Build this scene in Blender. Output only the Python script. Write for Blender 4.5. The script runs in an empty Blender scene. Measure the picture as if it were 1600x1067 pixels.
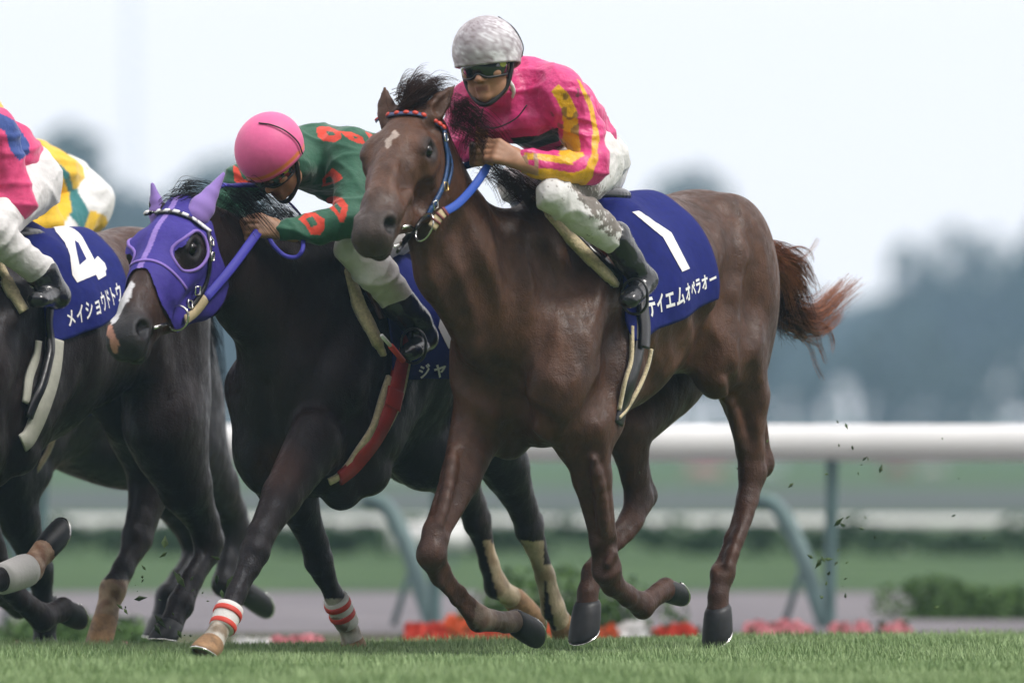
import bpy, bmesh, math, random, zlib
import numpy as np
from mathutils import Vector, Matrix, noise as mnoise

random.seed(7); np.random.seed(7)
sc = bpy.context.scene
col = sc.collection
R = math.radians

# ------------------------------------------------------------------ camera
CAM = np.array([0.0, -30.0, 0.8]); F_PX = 13500.0
TILT = math.atan(126.5 / F_PX)
cam_d = bpy.data.cameras.new('camera'); cam = bpy.data.objects.new('camera', cam_d); col.objects.link(cam)
cam.location = CAM; cam.rotation_euler = (R(90) + TILT, 0, 0)
cam_d.sensor_width = 36.0; cam_d.lens = 36.0 * F_PX / 1600.0
cam_d.clip_start = 0.5; cam_d.clip_end = 6000
cam_d.dof.use_dof = True; cam_d.dof.focus_distance = 29.75; cam_d.dof.aperture_fstop = 2.3
sc.camera = cam

# ------------------------------------------------------------------ sky, sun, exposure
SUN_EL, SUN_AZ = R(55), R(62)          # azimuth measured from behind the camera towards the right
w = bpy.data.worlds.new('World'); sc.world = w; w.use_nodes = True
nt = w.node_tree; nt.nodes.clear()
wo = nt.nodes.new('ShaderNodeOutputWorld'); bg = nt.nodes.new('ShaderNodeBackground')
sky = nt.nodes.new('ShaderNodeTexSky'); sky.sky_type = 'NISHITA'; sky.sun_disc = False
sky.sun_elevation = SUN_EL; sky.sun_rotation = R(180) - SUN_AZ; sky.air_density = 1.0; sky.dust_density = 6.0; sky.ozone_density = 1.0
mxw = nt.nodes.new('ShaderNodeMix'); mxw.data_type = 'RGBA'; mxw.inputs[0].default_value = 0.88   # thick white overcast over the sky
nt.links.new(sky.outputs[0], mxw.inputs[6]); mxw.inputs[7].default_value = (9.75, 9.35, 9.35, 1)
nt.links.new(mxw.outputs[2], bg.inputs[0]); bg.inputs[1].default_value = 0.135
nt.links.new(bg.outputs[0], wo.inputs[0])
sun_d = bpy.data.lights.new('sun', 'SUN'); sun_d.energy = 2.1; sun_d.angle = R(12); sun_d.color = (1.0, .97, .92)
sun = bpy.data.objects.new('sun', sun_d); col.objects.link(sun)
sd = Vector((math.sin(SUN_AZ) * math.cos(SUN_EL), -math.cos(SUN_AZ) * math.cos(SUN_EL), math.sin(SUN_EL)))
sun.rotation_euler = sd.to_track_quat('Z', 'Y').to_euler()
vs = sc.view_settings; vs.view_transform = 'Standard'; vs.look = 'None'; vs.exposure = 0.12; vs.gamma = 1.0; vs.use_curve_mapping = False
sc.render.engine = 'CYCLES'
sc.cycles.use_denoising = True
sc.cycles.max_bounces = 6; sc.cycles.volume_bounces = 1; sc.cycles.transparent_max_bounces = 6
sc.cycles.use_adaptive_sampling = True; sc.cycles.adaptive_threshold = 0.02

# ------------------------------------------------------------------ projection helpers
_F = np.array([0, math.cos(TILT), math.sin(TILT)]); _U = np.array([0, -math.sin(TILT), math.cos(TILT)]); _R = np.array([1.0, 0, 0])
def V(*a): return np.array(a, float)
def nrm(v): v = np.asarray(v, float); return v / (np.linalg.norm(v) + 1e-12)
def ray(px, py):
    d = _F + (px - 800) / F_PX * _R + (533.5 - py) / F_PX * _U
    return d / np.linalg.norm(d)
def at(px, py, Y):
    d = ray(px, py); return CAM + d * ((Y - CAM[1]) / d[1])
def proj(p):
    q = np.asarray(p) - CAM; z = q @ _F
    return np.stack([800 + F_PX * (q @ _R) / z, 533.5 - F_PX * (q @ _U) / z], -1)

# ------------------------------------------------------------------ materials
def mat(name, color=(.5, .5, .5), rough=.6, metallic=0.0, attr=False, noise=None, bump=None, sheen=0.0, coat=0.0, spec=.5, stretch=None, sss=0.0, spec_tint=None, bump2=None, rvar=0.0):
    """noise=(scale, amount); bump=(scale, strength, distance)"""
    m = bpy.data.materials.new(name); m.use_nodes = True
    nt = m.node_tree; b = nt.nodes['Principled BSDF']
    b.inputs['Roughness'].default_value = rough; b.inputs['Metallic'].default_value = metallic
    b.inputs['Specular IOR Level'].default_value = spec
    b.inputs['Sheen Weight'].default_value = sheen; b.inputs['Sheen Roughness'].default_value = .4
    b.inputs['Coat Weight'].default_value = coat; b.inputs['Coat Roughness'].default_value = .12
    if sss: b.inputs['Subsurface Weight'].default_value = sss; b.inputs['Subsurface Radius'].default_value = (.01, .004, .002)
    if spec_tint: b.inputs['Specular Tint'].default_value = (*spec_tint, 1)
    tc = nt.nodes.new('ShaderNodeTexCoord')
    co = tc.outputs['Object']
    if stretch:
        mp = nt.nodes.new('ShaderNodeMapping'); mp.inputs['Scale'].default_value = stretch
        nt.links.new(co, mp.inputs[0]); cs = mp.outputs[0]
    else: cs = co
    if attr:
        at_ = nt.nodes.new('ShaderNodeVertexColor'); at_.layer_name = 'Col'; src = at_.outputs[0]
    else:
        rgb = nt.nodes.new('ShaderNodeRGB'); rgb.outputs[0].default_value = (*color, 1); src = rgb.outputs[0]
    if noise:
        n = nt.nodes.new('ShaderNodeTexNoise'); n.inputs['Scale'].default_value = noise[0]; n.inputs['Detail'].default_value = 5; n.inputs['Roughness'].default_value = .65
        nt.links.new(cs, n.inputs[0])
        mr = nt.nodes.new('ShaderNodeMapRange'); mr.inputs[1].default_value = .3; mr.inputs[2].default_value = .7
        mr.inputs[3].default_value = 1 - noise[1]; mr.inputs[4].default_value = 1 + noise[1]
        nt.links.new(n.outputs[0], mr.inputs[0])
        mu = nt.nodes.new('ShaderNodeVectorMath'); mu.operation = 'SCALE'
        nt.links.new(src, mu.inputs[0]); nt.links.new(mr.outputs[0], mu.inputs['Scale']); src = mu.outputs[0]
    nt.links.new(src, b.inputs['Base Color'])
    if rvar:
        n3 = nt.nodes.new('ShaderNodeTexNoise'); n3.inputs['Scale'].default_value = 34; n3.inputs['Detail'].default_value = 6; nt.links.new(cs, n3.inputs[0]); m3 = nt.nodes.new('ShaderNodeMapRange'); m3.inputs[1].default_value = .35; m3.inputs[2].default_value = .65; m3.inputs[3].default_value = rough - rvar; m3.inputs[4].default_value = rough + rvar; nt.links.new(n3.outputs[0], m3.inputs[0]); nt.links.new(m3.outputs[0], b.inputs['Roughness'])
    last = None
    for bp in (bump, bump2):
        if not bp: continue
        n2 = nt.nodes.new('ShaderNodeTexNoise'); n2.inputs['Scale'].default_value = bp[0]; n2.inputs['Detail'].default_value = 4
        nt.links.new(cs if bp is bump else co, n2.inputs[0])
        bu = nt.nodes.new('ShaderNodeBump'); bu.inputs['Strength'].default_value = bp[1]; bu.inputs['Distance'].default_value = bp[2]
        nt.links.new(n2.outputs[0], bu.inputs['Height'])
        if last: nt.links.new(last, bu.inputs['Normal'])
        last = bu.outputs[0]
    if last: nt.links.new(last, b.inputs['Normal'])
    return m

# ------------------------------------------------------------------ objects
def setp(o, label=None, cat=None, group=None, kind=None):
    if label: o['label'] = label
    if cat: o['category'] = cat
    if group: o['group'] = group
    if kind: o['kind'] = kind
    return o
def empty(name, loc, label=None, cat=None, group=None):
    o = bpy.data.objects.new(name, None); col.objects.link(o); o.location = [float(x) for x in loc]; o.empty_display_size = .1
    bpy.context.view_layer.update()
    return setp(o, label, cat, group)
def link(name, me, m=None, parent=None):
    """mesh given in world coordinates; kept in place when parented"""
    if m is not None: me.materials.append(m)
    o = bpy.data.objects.new(name, me); col.objects.link(o)
    if parent is not None:
        root = parent
        off = Vector((0, 0, 0)); p = parent
        while p is not None: off += p.location; p = p.parent
        me.transform(Matrix.Translation(-off)); o.parent = parent
    return o
def mesh(name, verts, faces, m=None, parent=None, smooth=True, colors=None):
    me = bpy.data.meshes.new(name)
    verts = np.asarray(verts, np.float32)
    if isinstance(faces, np.ndarray):
        n, k = faces.shape
        me.vertices.add(len(verts)); me.vertices.foreach_set('co', verts.ravel())
        me.loops.add(n * k); me.loops.foreach_set('vertex_index', faces.astype(np.int32).ravel())
        me.polygons.add(n); me.polygons.foreach_set('loop_start', np.arange(0, n * k, k, dtype=np.int32))
        me.update(calc_edges=True); me.validate()
    else:
        me.from_pydata([tuple(map(float, v)) for v in verts], [], [tuple(int(i) for i in f) for f in faces]); me.update()
    if smooth: me.polygons.foreach_set('use_smooth', [True] * len(me.polygons))
    if colors is not None:
        a = me.color_attributes.new('Col', 'FLOAT_COLOR', 'POINT')
        c = np.ones((len(me.vertices), 4), np.float32); c[:, :3] = colors[:len(me.vertices)]
        a.data.foreach_set('color', c.ravel())
    return link(name, me, m, parent)

# ------------------------------------------------------------------ signed-distance solids
class Prim:
    __slots__ = ('a', 'L', 'W', 'U', 'V', 'ra', 'rb', 'k', 'sub', 'lo', 'hi')
    def __init__(s, a, b, ra, rb, k=.03, u=None, sub=False):
        a = np.asarray(a, float); b = np.asarray(b, float)
        d = b - a; L = np.linalg.norm(d)
        W = d / L if L > 1e-6 else V(0, 0, 1)
        u = V(1, 0, 0) if u is None else np.asarray(u, float)
        U = u - W * (u @ W)
        if np.linalg.norm(U) < 1e-3: U = np.cross(W, V(0, 1, 0.01))
        U = nrm(U); Vv = np.cross(W, U)
        f = lambda r: np.array(r if hasattr(r, '__len__') else (r, r), float)
        ra, rb = f(ra), f(rb)
        if len(ra) == 2: ra = np.append(ra, (ra[0] + ra[1]) / 2)
        if len(rb) == 2: rb = np.append(rb, (rb[0] + rb[1]) / 2)
        s.a, s.L, s.W, s.U, s.V, s.ra, s.rb, s.k, s.sub = a, L, W, U, Vv, ra, rb, k, sub
        m = max(ra.max(), rb.max())
        s.lo = np.minimum(a, b) - m; s.hi = np.maximum(a, b) + m
    def d(s, P):
        q = P - s.a
        w = q @ s.W; h = np.clip(w / s.L, 0, 1) if s.L > 1e-6 else np.zeros_like(w)
        u = q @ s.U; v = q @ s.V; w = w - h * s.L
        ru = s.ra[0] + (s.rb[0] - s.ra[0]) * h; rv = s.ra[1] + (s.rb[1] - s.ra[1]) * h; rw = s.ra[2] + (s.rb[2] - s.ra[2]) * h
        x, y, z = u / ru, v / rv, w / rw
        k0 = np.sqrt(x * x + y * y + z * z)
        k1 = np.sqrt((x / ru) ** 2 + (y / rv) ** 2 + (z / rw) ** 2) + 1e-9
        mn = np.minimum(ru, rv)
        return np.where(k0 > .25, k0 * (k0 - 1) / k1, -mn * (1 - k0))
def cone(a, b, ra, rb, k=.03, u=None): return Prim(a, b, ra, rb, k, u)
def ell(c, r, k=.03, axis=None, u=None):
    """r = (along u, along v, along axis)"""
    c = np.asarray(c, float); axis = V(0, 0, 1) if axis is None else nrm(axis)
    return Prim(c, c + axis * 1.01e-6 * 2, r, r, k, u)
def chain(pts, rs, k=.03, u=None, k0=None):
    out = []
    for i in range(len(pts) - 1):
        out.append(Prim(pts[i], pts[i + 1], rs[i], rs[i + 1], (k0 if (i == 0 and k0) else k), u))
    return out
def cut(p): p.sub = True; return p
def smin(a, b, k):
    h = np.clip(k - np.abs(a - b), 0, None) / k
    return np.minimum(a, b) - h * h * k * .25
def sdf(prims, P):
    P = np.asarray(P, float).reshape(-1, 3); F = np.full(len(P), 1.0)
    for p in prims:
        d = p.d(P)
        F = -smin(-F, d, p.k) if p.sub else smin(F, d, p.k)
    return F
def grad(prims, P, e=2e-3):
    g = np.stack([sdf(prims, P + V(e, 0, 0)) - sdf(prims, P - V(e, 0, 0)), sdf(prims, P + V(0, e, 0)) - sdf(prims, P - V(0, e, 0)),
                  sdf(prims, P + V(0, 0, e)) - sdf(prims, P - V(0, 0, e))], -1)
    return g / (np.linalg.norm(g, axis=1, keepdims=True) + 1e-9)
def march(prims, O, D, t0, t1, n=90):
    """sphere trace N rays; misses give the closest approach"""
    O = np.asarray(O, float).reshape(-1, 3); D = np.asarray(D, float).reshape(-1, 3)
    N = len(D); t = np.full(N, float(t0)); best = np.full(N, 9.0); bt = t.copy()
    for i in range(n):
        f = sdf(prims, O + D * t[:, None])
        b = f < best - 1e-6; bt = np.where(b, t, bt); best = np.where(b, f, best)
        t = np.minimum(t + np.maximum(f, -.02) * .7 + (f > .004) * 1e-4, t1)
    return O + D * bt[:, None]
def see(prims, px, lift=0.0, t0=27.0, t1=33.0):
    """where sight lines through the given picture points meet the solid, and the normals there"""
    px = np.asarray(px, float).reshape(-1, 2)
    D = np.array([ray(*p) for p in px]); P = march(prims, np.repeat(CAM[None], len(px), 0), D, t0, t1)
    N = grad(prims, P); return P + N * lift, N
def solid(prims, h, offset=0.0, disp=None):
    """surface-nets skin of the solid: verts, quads"""
    lo = np.min([p.lo for p in prims if not p.sub], 0) - .03 - abs(offset); hi = np.max([p.hi for p in prims if not p.sub], 0) + .03 + abs(offset)
    n = np.ceil((hi - lo) / h).astype(int) + 1
    F = np.full(n, .08, np.float32)
    ax = [lo[i] + h * np.arange(n[i]) for i in range(3)]
    for p in prims:
        mg = p.k + 2.5 * h + .01 + abs(offset)
        i0 = np.clip(np.floor((p.lo - mg - lo) / h).astype(int), 0, n); i1 = np.clip(np.ceil((p.hi + mg - lo) / h).astype(int) + 1, 0, n)
        if (i1 <= i0).any(): continue
        X, Y, Z = np.meshgrid(ax[0][i0[0]:i1[0]], ax[1][i0[1]:i1[1]], ax[2][i0[2]:i1[2]], indexing='ij')
        d = p.d(np.stack([X, Y, Z], -1)).astype(np.float32)
        s = (slice(i0[0], i1[0]), slice(i0[1], i1[1]), slice(i0[2], i1[2]))
        F[s] = -smin(-F[s], d, p.k) if p.sub else smin(F[s], d, p.k)
    F -= offset
    ins = F < 0
    c = ins[:-1, :-1, :-1].astype(np.int8)
    for dx in (0, 1):
        for dy in (0, 1):
            for dz in (0, 1):
                if dx + dy + dz: c = c + ins[dx:n[0] - 1 + dx, dy:n[1] - 1 + dy, dz:n[2] - 1 + dz]
    act = (c > 0) & (c < 8)
    idx = np.full(act.shape, -1, np.int64); I = np.argwhere(act); idx[act] = np.arange(len(I))
    acc = np.zeros((len(I), 3)); cnt = np.zeros(len(I))
    for axn in range(3):
        o1, o2 = [a for a in range(3) if a != axn]
        for a in (0, 1):
            for b in (0, 1):
                s = I.copy(); s[:, o1] += a; s[:, o2] += b
                e = s.copy(); e[:, axn] += 1
                f0 = F[s[:, 0], s[:, 1], s[:, 2]]; f1 = F[e[:, 0], e[:, 1], e[:, 2]]
                m = (f0 < 0) != (f1 < 0)
                t = np.where(m, f0 / np.where(m, f0 - f1, 1), 0)
                q = s.astype(float); q[:, axn] += t
                acc[m] += q[m]; cnt[m] += 1
    vv = lo + acc / cnt[:, None] * h
    quads = []
    for axn in range(3):
        o1, o2 = [(1, 2), (2, 0), (0, 1)][axn]
        s0 = [slice(None)] * 3; s1 = [slice(None)] * 3; s0[axn] = slice(0, -1); s1[axn] = slice(1, None)
        A = ins[tuple(s0)]; B = ins[tuple(s1)]
        E = np.argwhere(A != B)
        E = E[(E[:, o1] > 0) & (E[:, o2] > 0) & (E[:, o1] < n[o1] - 1) & (E[:, o2] < n[o2] - 1)]
        fl = A[E[:, 0], E[:, 1], E[:, 2]]
        def g(a, b):
            q = E.copy(); q[:, o1] -= a; q[:, o2] -= b; return idx[q[:, 0], q[:, 1], q[:, 2]]
        Q = np.stack([g(0, 0), g(1, 0), g(1, 1), g(0, 1)], -1)
        Q[~fl] = Q[~fl][:, ::-1]
        quads.append(Q)
    Q = np.concatenate(quads); Q = Q[(Q >= 0).all(1)]
    return vv, Q
def relax(v, q, it=1, lam=.5):
    n = len(v)
    e = np.concatenate([q[:, [0, 1]], q[:, [1, 2]], q[:, [2, 3]], q[:, [3, 0]]])
    for _ in range(it):
        s = np.zeros_like(v); c = np.zeros(n)
        np.add.at(s, e[:, 0], v[e[:, 1]]); np.add.at(c, e[:, 0], 1)
        np.add.at(s, e[:, 1], v[e[:, 0]]); np.add.at(c, e[:, 1], 1)
        v = v * (1 - lam) + lam * s / np.maximum(c, 1)[:, None]
    return v
def keep(v, q, mask_v):
    """faces whose four corners pass"""
    f = mask_v[q].all(1); q = q[f]; u, inv = np.unique(q, return_inverse=True)
    return v[u], inv.reshape(-1, 4), u
def fnoise(P, scale, seed=0):
    """cheap smooth pseudo-noise in numpy, about -1..1"""
    P = np.asarray(P) * scale; r = np.random.RandomState(seed + 11); o = np.zeros(len(P))
    for i in range(6):
        d = nrm(r.normal(size=3)) * r.uniform(.7, 1.9); o += np.sin(P @ d * 2 + r.uniform(0, 6.3) + 1.3 * np.sin(P @ (nrm(r.normal(size=3)) * 1.3) + r.uniform(0, 6)))
    return o / 3.0
def sstep(a, b, x):
    t = np.clip((x - a) / (b - a), 0, 1); return t * t * (3 - 2 * t)
def mix(a, b, t):
    t = np.asarray(t)[..., None]; return np.asarray(a) * (1 - t) + np.asarray(b) * t

# ------------------------------------------------------------------ tubes, straps, hair
def catmull(pts, n=8):
    pts = np.asarray(pts, float)
    P = np.vstack([2 * pts[0] - pts[1], pts, 2 * pts[-1] - pts[-2]]); out = []
    for i in range(1, len(P) - 2):
        p0, p1, p2, p3 = P[i - 1:i + 3]
        for t in np.arange(n) / n:
            out.append(.5 * ((2 * p1) + (-p0 + p2) * t + (2 * p0 - 5 * p1 + 4 * p2 - p3) * t * t + (-p0 + 3 * p1 - 3 * p2 + p3) * t ** 3))
    out.append(pts[-1]); return np.array(out)
def tube_data(pts, r, seg=8, closed=False, flat=None):
    pts = np.asarray(pts, float); n = len(pts); r = np.broadcast_to(np.asarray(r, float), (n,))
    vs, fs = [], []
    prev = None
    for i in range(n):
        if closed: t = nrm(pts[(i + 1) % n] - pts[i - 1])
        else: t = nrm(pts[min(i + 1, n - 1)] - pts[max(i - 1, 0)])
        if prev is None:
            a = V(0, 0, 1) if abs(t[2]) < .9 else V(1, 0, 0); prev = nrm(np.cross(t, a))
        prev = nrm(prev - t * (prev @ t)); b = np.cross(t, prev)
        for j in range(seg):
            an = 2 * math.pi * j / seg; vs.append(pts[i] + r[i] * (math.cos(an) * prev + math.sin(an) * b))
    m = n if closed else n - 1
    for i in range(m):
        for j in range(seg):
            a = i * seg + j; b_ = i * seg + (j + 1) % seg; i2 = (i + 1) % n
            fs.append((a, b_, i2 * seg + (j + 1) % seg, i2 * seg + j))
    if not closed:
        fs.append(tuple(range(seg))[::-1]); fs.append(tuple((n - 1) * seg + j for j in range(seg)))
    return vs, fs
def tube(name, pts, r, m, parent, seg=8, closed=False):
    v, f = tube_data(pts, r, seg, closed); return mesh(name, v, f, m, parent)
class MB:
    def __init__(s): s.v, s.f, s.c = [], [], []
    def add(s, v, f, c=None):
        o = len(s.v); s.v.extend(list(v)); s.f.extend([tuple(i + o for i in q) for q in f])
        if c is not None: s.c.extend([c] * len(v))
        return s
    def box(s, c, x, y, z, hx, hy, hz):
        c, x, y, z = map(lambda q: np.asarray(q, float), (c, x, y, z)); v = []
        for i in (-1, 1):
            for j in (-1, 1):
                for k in (-1, 1): v.append(c + x * hx * i + y * hy * j + z * hz * k)
        return s.add(v, [(0, 1, 3, 2), (4, 6, 7, 5), (0, 4, 5, 1), (2, 3, 7, 6), (0, 2, 6, 4), (1, 5, 7, 3)])
    def build(s, name, m, parent=None, smooth=True):
        return mesh(name, s.v, s.f, m, parent, smooth, np.array(s.c) if s.c and len(s.c) == len(s.v) else None)
def ribbon(name, P, N, width, thick, m, parent, closed=False, shift=0.0):
    """flat strap with thickness following points P with outward normals N"""
    P = np.asarray(P, float); N = np.asarray(N, float); n = len(P); vs, fs = [], []
    width = np.broadcast_to(np.asarray(width, float), (n,))
    for i in range(n):
        t = nrm(P[(i + 1) % n] - P[i - 1]) if closed else nrm(P[min(i + 1, n - 1)] - P[max(i - 1, 0)])
        nn = nrm(N[i] - t * (N[i] @ t)); s = np.cross(t, nn); w2 = width[i] / 2; c = P[i] + s * shift
        vs += [c - s * w2, c - s * w2 * .8 + nn * thick, c + s * w2 * .8 + nn * thick, c + s * w2]
    m_ = n if closed else n - 1
    for i in range(m_):
        a = i * 4; b = ((i + 1) % n) * 4
        for j in range(4): fs.append((a + j, b + j, b + (j + 1) % 4, a + (j + 1) % 4))
    if not closed: fs += [(0, 1, 2, 3), tuple(len(vs) - 4 + j for j in (3, 2, 1, 0))]
    return mesh(name, vs, fs, m, parent)
def strap(name, prims, px, width, thick, m, parent, lift=.001, n=8, closed=False):
    c = catmull(px, n); P, N = see(prims, c, lift)
    # even out the normals along the strap
    for _ in range(3): N[1:-1] = (N[:-2] + 2 * N[1:-1] + N[2:]); N /= np.linalg.norm(N, axis=1, keepdims=True) + 1e-9
    for _ in range(2): P[1:-1] = .25 * P[:-2] + .5 * P[1:-1] + .25 * P[2:]
    return ribbon(name, P, N, width, thick, m, parent)
def hair(name, strands, m, parent, r=.0012):
    """many fine tapering strands, three-sided, joined"""
    vs, fs = [], []
    for pts in strands:
        n = len(pts); o = len(vs); t = nrm(pts[-1] - pts[0]); a = nrm(np.cross(t, V(.3, .5, .8))); b = np.cross(t, a)
        for i, p in enumerate(pts):
            rr = r * (1 - .75 * i / (n - 1))
            for j in range(3): an = 2.094 * j; vs.append(p + rr * (math.cos(an) * a + math.sin(an) * b))
        for i in range(n - 1):
            for j in range(3): fs.append((o + i * 3 + j, o + i * 3 + (j + 1) % 3, o + i * 3 + 3 + (j + 1) % 3, o + i * 3 + 3 + j))
    return mesh(name, vs, np.array(fs), m, parent)
# ------------------------------------------------------------------ ground
def gmat(name, c1, c2, scale, rough=.9, bump=(30, .5, .03), c3=None):
    m = bpy.data.materials.new(name); m.use_nodes = True; nt = m.node_tree; b = nt.nodes['Principled BSDF']; b.inputs['Roughness'].default_value = rough; b.inputs['Specular IOR Level'].default_value = .2
    tc = nt.nodes.new('ShaderNodeTexCoord'); n = nt.nodes.new('ShaderNodeTexNoise'); n.inputs['Scale'].default_value = scale; n.inputs['Detail'].default_value = 6; nt.links.new(tc.outputs['Object'], n.inputs[0])
    r = nt.nodes.new('ShaderNodeValToRGB'); r.color_ramp.elements[0].position = .35; r.color_ramp.elements[1].position = .68; r.color_ramp.elements[0].color = (*c1, 1); r.color_ramp.elements[1].color = (*c2, 1)
    nt.links.new(n.outputs[0], r.inputs[0]); nt.links.new(r.outputs[0], b.inputs['Base Color'])
    n2 = nt.nodes.new('ShaderNodeTexNoise'); n2.inputs['Scale'].default_value = bump[0]; nt.links.new(tc.outputs['Object'], n2.inputs[0]); bu = nt.nodes.new('ShaderNodeBump'); bu.inputs['Strength'].default_value = bump[1]; bu.inputs['Distance'].default_value = bump[2]
    nt.links.new(n2.outputs[0], bu.inputs['Height']); nt.links.new(bu.outputs[0], b.inputs['Normal']); return m
M0 = {}
M0['turf'] = gmat('turf', (.075, .12, .045), (.11, .17, .065), 3.0)
M0['grass2'] = gmat('infield_grass', (.035, .075, .028), (.06, .115, .04), .8)
M0['path'] = gmat('path_asphalt', (.14, .13, .145), (.19, .178, .19), 1.2, bump=(60, .4, .01))
M0['dirt'] = gmat('dirt_track', (.055, .070, .072), (.085, .10, .10), .3)
def edge_y(x): return 1.6 + 1.0 * np.tanh(x / 1.9)
def strip(name, prof, x0, x1, nx, m, ez=None, label=None):
    """prof: (y, z) rows; ez: rows follow the curved turf edge"""
    xs = np.linspace(x0, x1, nx); P = []; 
    for x in xs:
        for (y, z) in prof: P.append((x, y + (edge_y(x) if ez else 0), z))
    o = mesh(name, P, np.array(grid_faces0(nx, len(prof))), m, None, True); setp(o, label, None, None, 'structure'); return o
def grid_faces0(nu, nv): return [(i * nv + j, (i + 1) * nv + j, (i + 1) * nv + j + 1, i * nv + j + 1) for i in range(nu - 1) for j in range(nv - 1)]
xs = np.concatenate([np.linspace(-120, -6, 20), np.linspace(-5.8, 5.8, 100), np.linspace(6, 120, 20)])
rows = [(-34, 0), (-12, 0), (-6, 0), (-3, 0), (-1.2, .0), (-.3, -.004), (.0, -.02), (.5, -.09), (1.0, -.17), (1.6, -.204), (2.4, -.208)]
P = [(x, float(edge_y(x)) + y, z + .012 * math.sin(x * 1.1 + 1) * (1 if -1.5 < y < .6 else 0)) for x in xs for (y, z) in rows]
turf = mesh('turf_course', P, np.array(grid_faces0(len(xs), len(rows))), M0['turf']); setp(turf, None, None, None, 'structure')
base = mesh('ground', [(-2500, -60, -.26), (2500, -60, -.26), (2500, 3500, -.26), (-2500, 3500, -.26)], [(0, 1, 2, 3)], M0['grass2']); setp(base, None, None, None, 'structure')
o = strip('flower_border', [(3.4, -.20), (11.0, -.20)], -60, 60, 40, gmat('border_soil', (.05, .045, .03), (.07, .09, .03), 2)); 
o = strip('path', [(11.0, -.195), (20.9, -.195)], -90, 90, 40, M0['path'])
o = strip('infield_lawn', [(20.9, -.19), (34.5, -.19), (66, -.19)], -160, 160, 20, M0['grass2'])
o = strip('dirt_track', [(66, -.18), (98, -.18)], -300, 300, 10, M0['dirt'])
# grass blades on the course
r = np.random.RandomState(3); NB = 150000
bx = r.uniform(-2.6, 2.9, NB); by = edge_y(bx) + .25 - r.power(1.15, NB)[::-1] * 0 - r.uniform(0, 7.0, NB)
keepb = by > -4.2; bx, by = bx[keepb], by[keepb]; NB = len(bx)
hgt = r.uniform(.018, .042, NB) * (1 + .5 * np.clip(fnoise(np.stack([bx, by, bx * 0], -1), 2.2, 21), -1, 1)); an = r.uniform(0, 6.28, NB); lean = r.normal(0, .35, (NB, 2)) * hgt[:, None]
zb = np.where(by - edge_y(bx) > -.3, -.012 - .04 * np.clip(by - edge_y(bx), 0, 1), -.002)
w_ = .0032
A0 = np.stack([bx - np.cos(an) * w_, by - np.sin(an) * w_, zb], -1); A1 = np.stack([bx + np.cos(an) * w_, by + np.sin(an) * w_, zb], -1)
A2 = np.stack([bx + lean[:, 0], by + lean[:, 1], zb + hgt], -1)
Vg = np.stack([A0, A1, A2], 1).reshape(-1, 3); cg = fnoise(np.stack([bx, by, bx * 0], -1), 3.5, 22) + r.normal(0, .5, NB)
Cg = mix(np.array([.19, .30, .115]), np.array([.36, .48, .24]), np.clip(.5 + .35 * cg, 0, 1)); Cg = mix(Cg, [.20, .26, .10], (r.rand(NB) < .08) * .6); Cg = np.repeat(Cg, 3, 0)
o = mesh('grass', Vg, np.arange(NB * 3).reshape(-1, 3), mat('grass_blades', attr=True, rough=.55, spec=.3), None, False, Cg); setp(o, None, None, None, 'stuff')

# ------------------------------------------------------------------ running rail
M0['white'] = mat('white_rail_paint', (.80, .80, .80), .35, noise=(3, .05))
M0['post'] = mat('grey_green_post_paint', (.10, .17, .17), .5, noise=(8, .2))
rail = empty('running_rail', (0, 12, -.2), 'thick white running rail on curved grey-green posts behind the horses', 'rail')
seg = 24; vs, fs = [], []
for i in range(41):
    x = -40 + 2 * i
    for j in range(seg):
        a = 2 * math.pi * j / seg; vs.append((x, 12 + .07 * math.cos(a), .700 + .088 * math.sin(a)))
for i in range(40):
    for j in range(seg): fs.append((i * seg + j, i * seg + (j + 1) % seg, (i + 1) * seg + (j + 1) % seg, (i + 1) * seg + j))
mesh('rail', vs, np.array(fs), M0['white'], rail)
def pxx(px, Y): return at(px, 700, Y)[0]
protov = None
for x in [pxx(1300, 12) + k * 1.92 for k in range(-12, 13)]:
    v1, f1_ = tube_data(catmull([(x, 12, .64), (x, 12.02, .45), (x - .01, 12.05, -.02), (x - .01, 12.06, -.2)], 5), .032, 10)
    v2, f2_ = tube_data(catmull([(x - .36, 12.5, .42), (x - .25, 12.45, .38), (x - .15, 12.35, .20), (x - .07, 12.25, -.05), (x - .02, 12.2, -.2)], 6), .042, 10)
    v3, f3_ = tube_data([(x - .22, 12.5, -.2), (x - .12, 12.4, .12)], .016, 8)
    mb = MB(); mb.add(v1, f1_); mb.add(v3, f3_); mb.build('post', M0['post'], rail); mb = MB(); mb.add(v2, f2_); mb.build('bracket', M0['post'], rail)
lrail = empty('running_rail', (0, 36.5, -.2), 'low white rail beyond the hedge, far side of the path', 'rail')
mb = MB(); mb.box((0, 36.5, .03), (1, 0, 0), (0, 1, 0), (0, 0, 1), 60, .05, .048); mb.build('rail', M0['white'], lrail)
for k in range(-14, 15):
    mb = MB(); mb.box((k * 3.0, 36.5, -.115), (1, 0, 0), (0, 1, 0), (0, 0, 1), .04, .04, .085); mb.build('post', M0['white'], lrail)
wb = MB(); c = at(672, 838, 30); wb.box(c, (1, 0, 0), (0, 1, 0), (0, 0, 1), .28, .04, .09)
wp = empty('marker_board', (c[0], c[1], -.2), 'white marker board standing low in the infield grass behind the legs', 'board')
wb.build('panel', M0['white'], wp); wb = MB(); wb.box((c[0] - .15, c[1], c[2] - .2), (1, 0, 0), (0, 1, 0), (0, 0, 1), .02, .02, .12); wb.build('leg', M0['post'], wp); wb = MB(); wb.box((c[0] + .15, c[1], c[2] - .2), (1, 0, 0), (0, 1, 0), (0, 0, 1), .02, .02, .12); wb.build('leg', M0['post'], wp)

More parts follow.
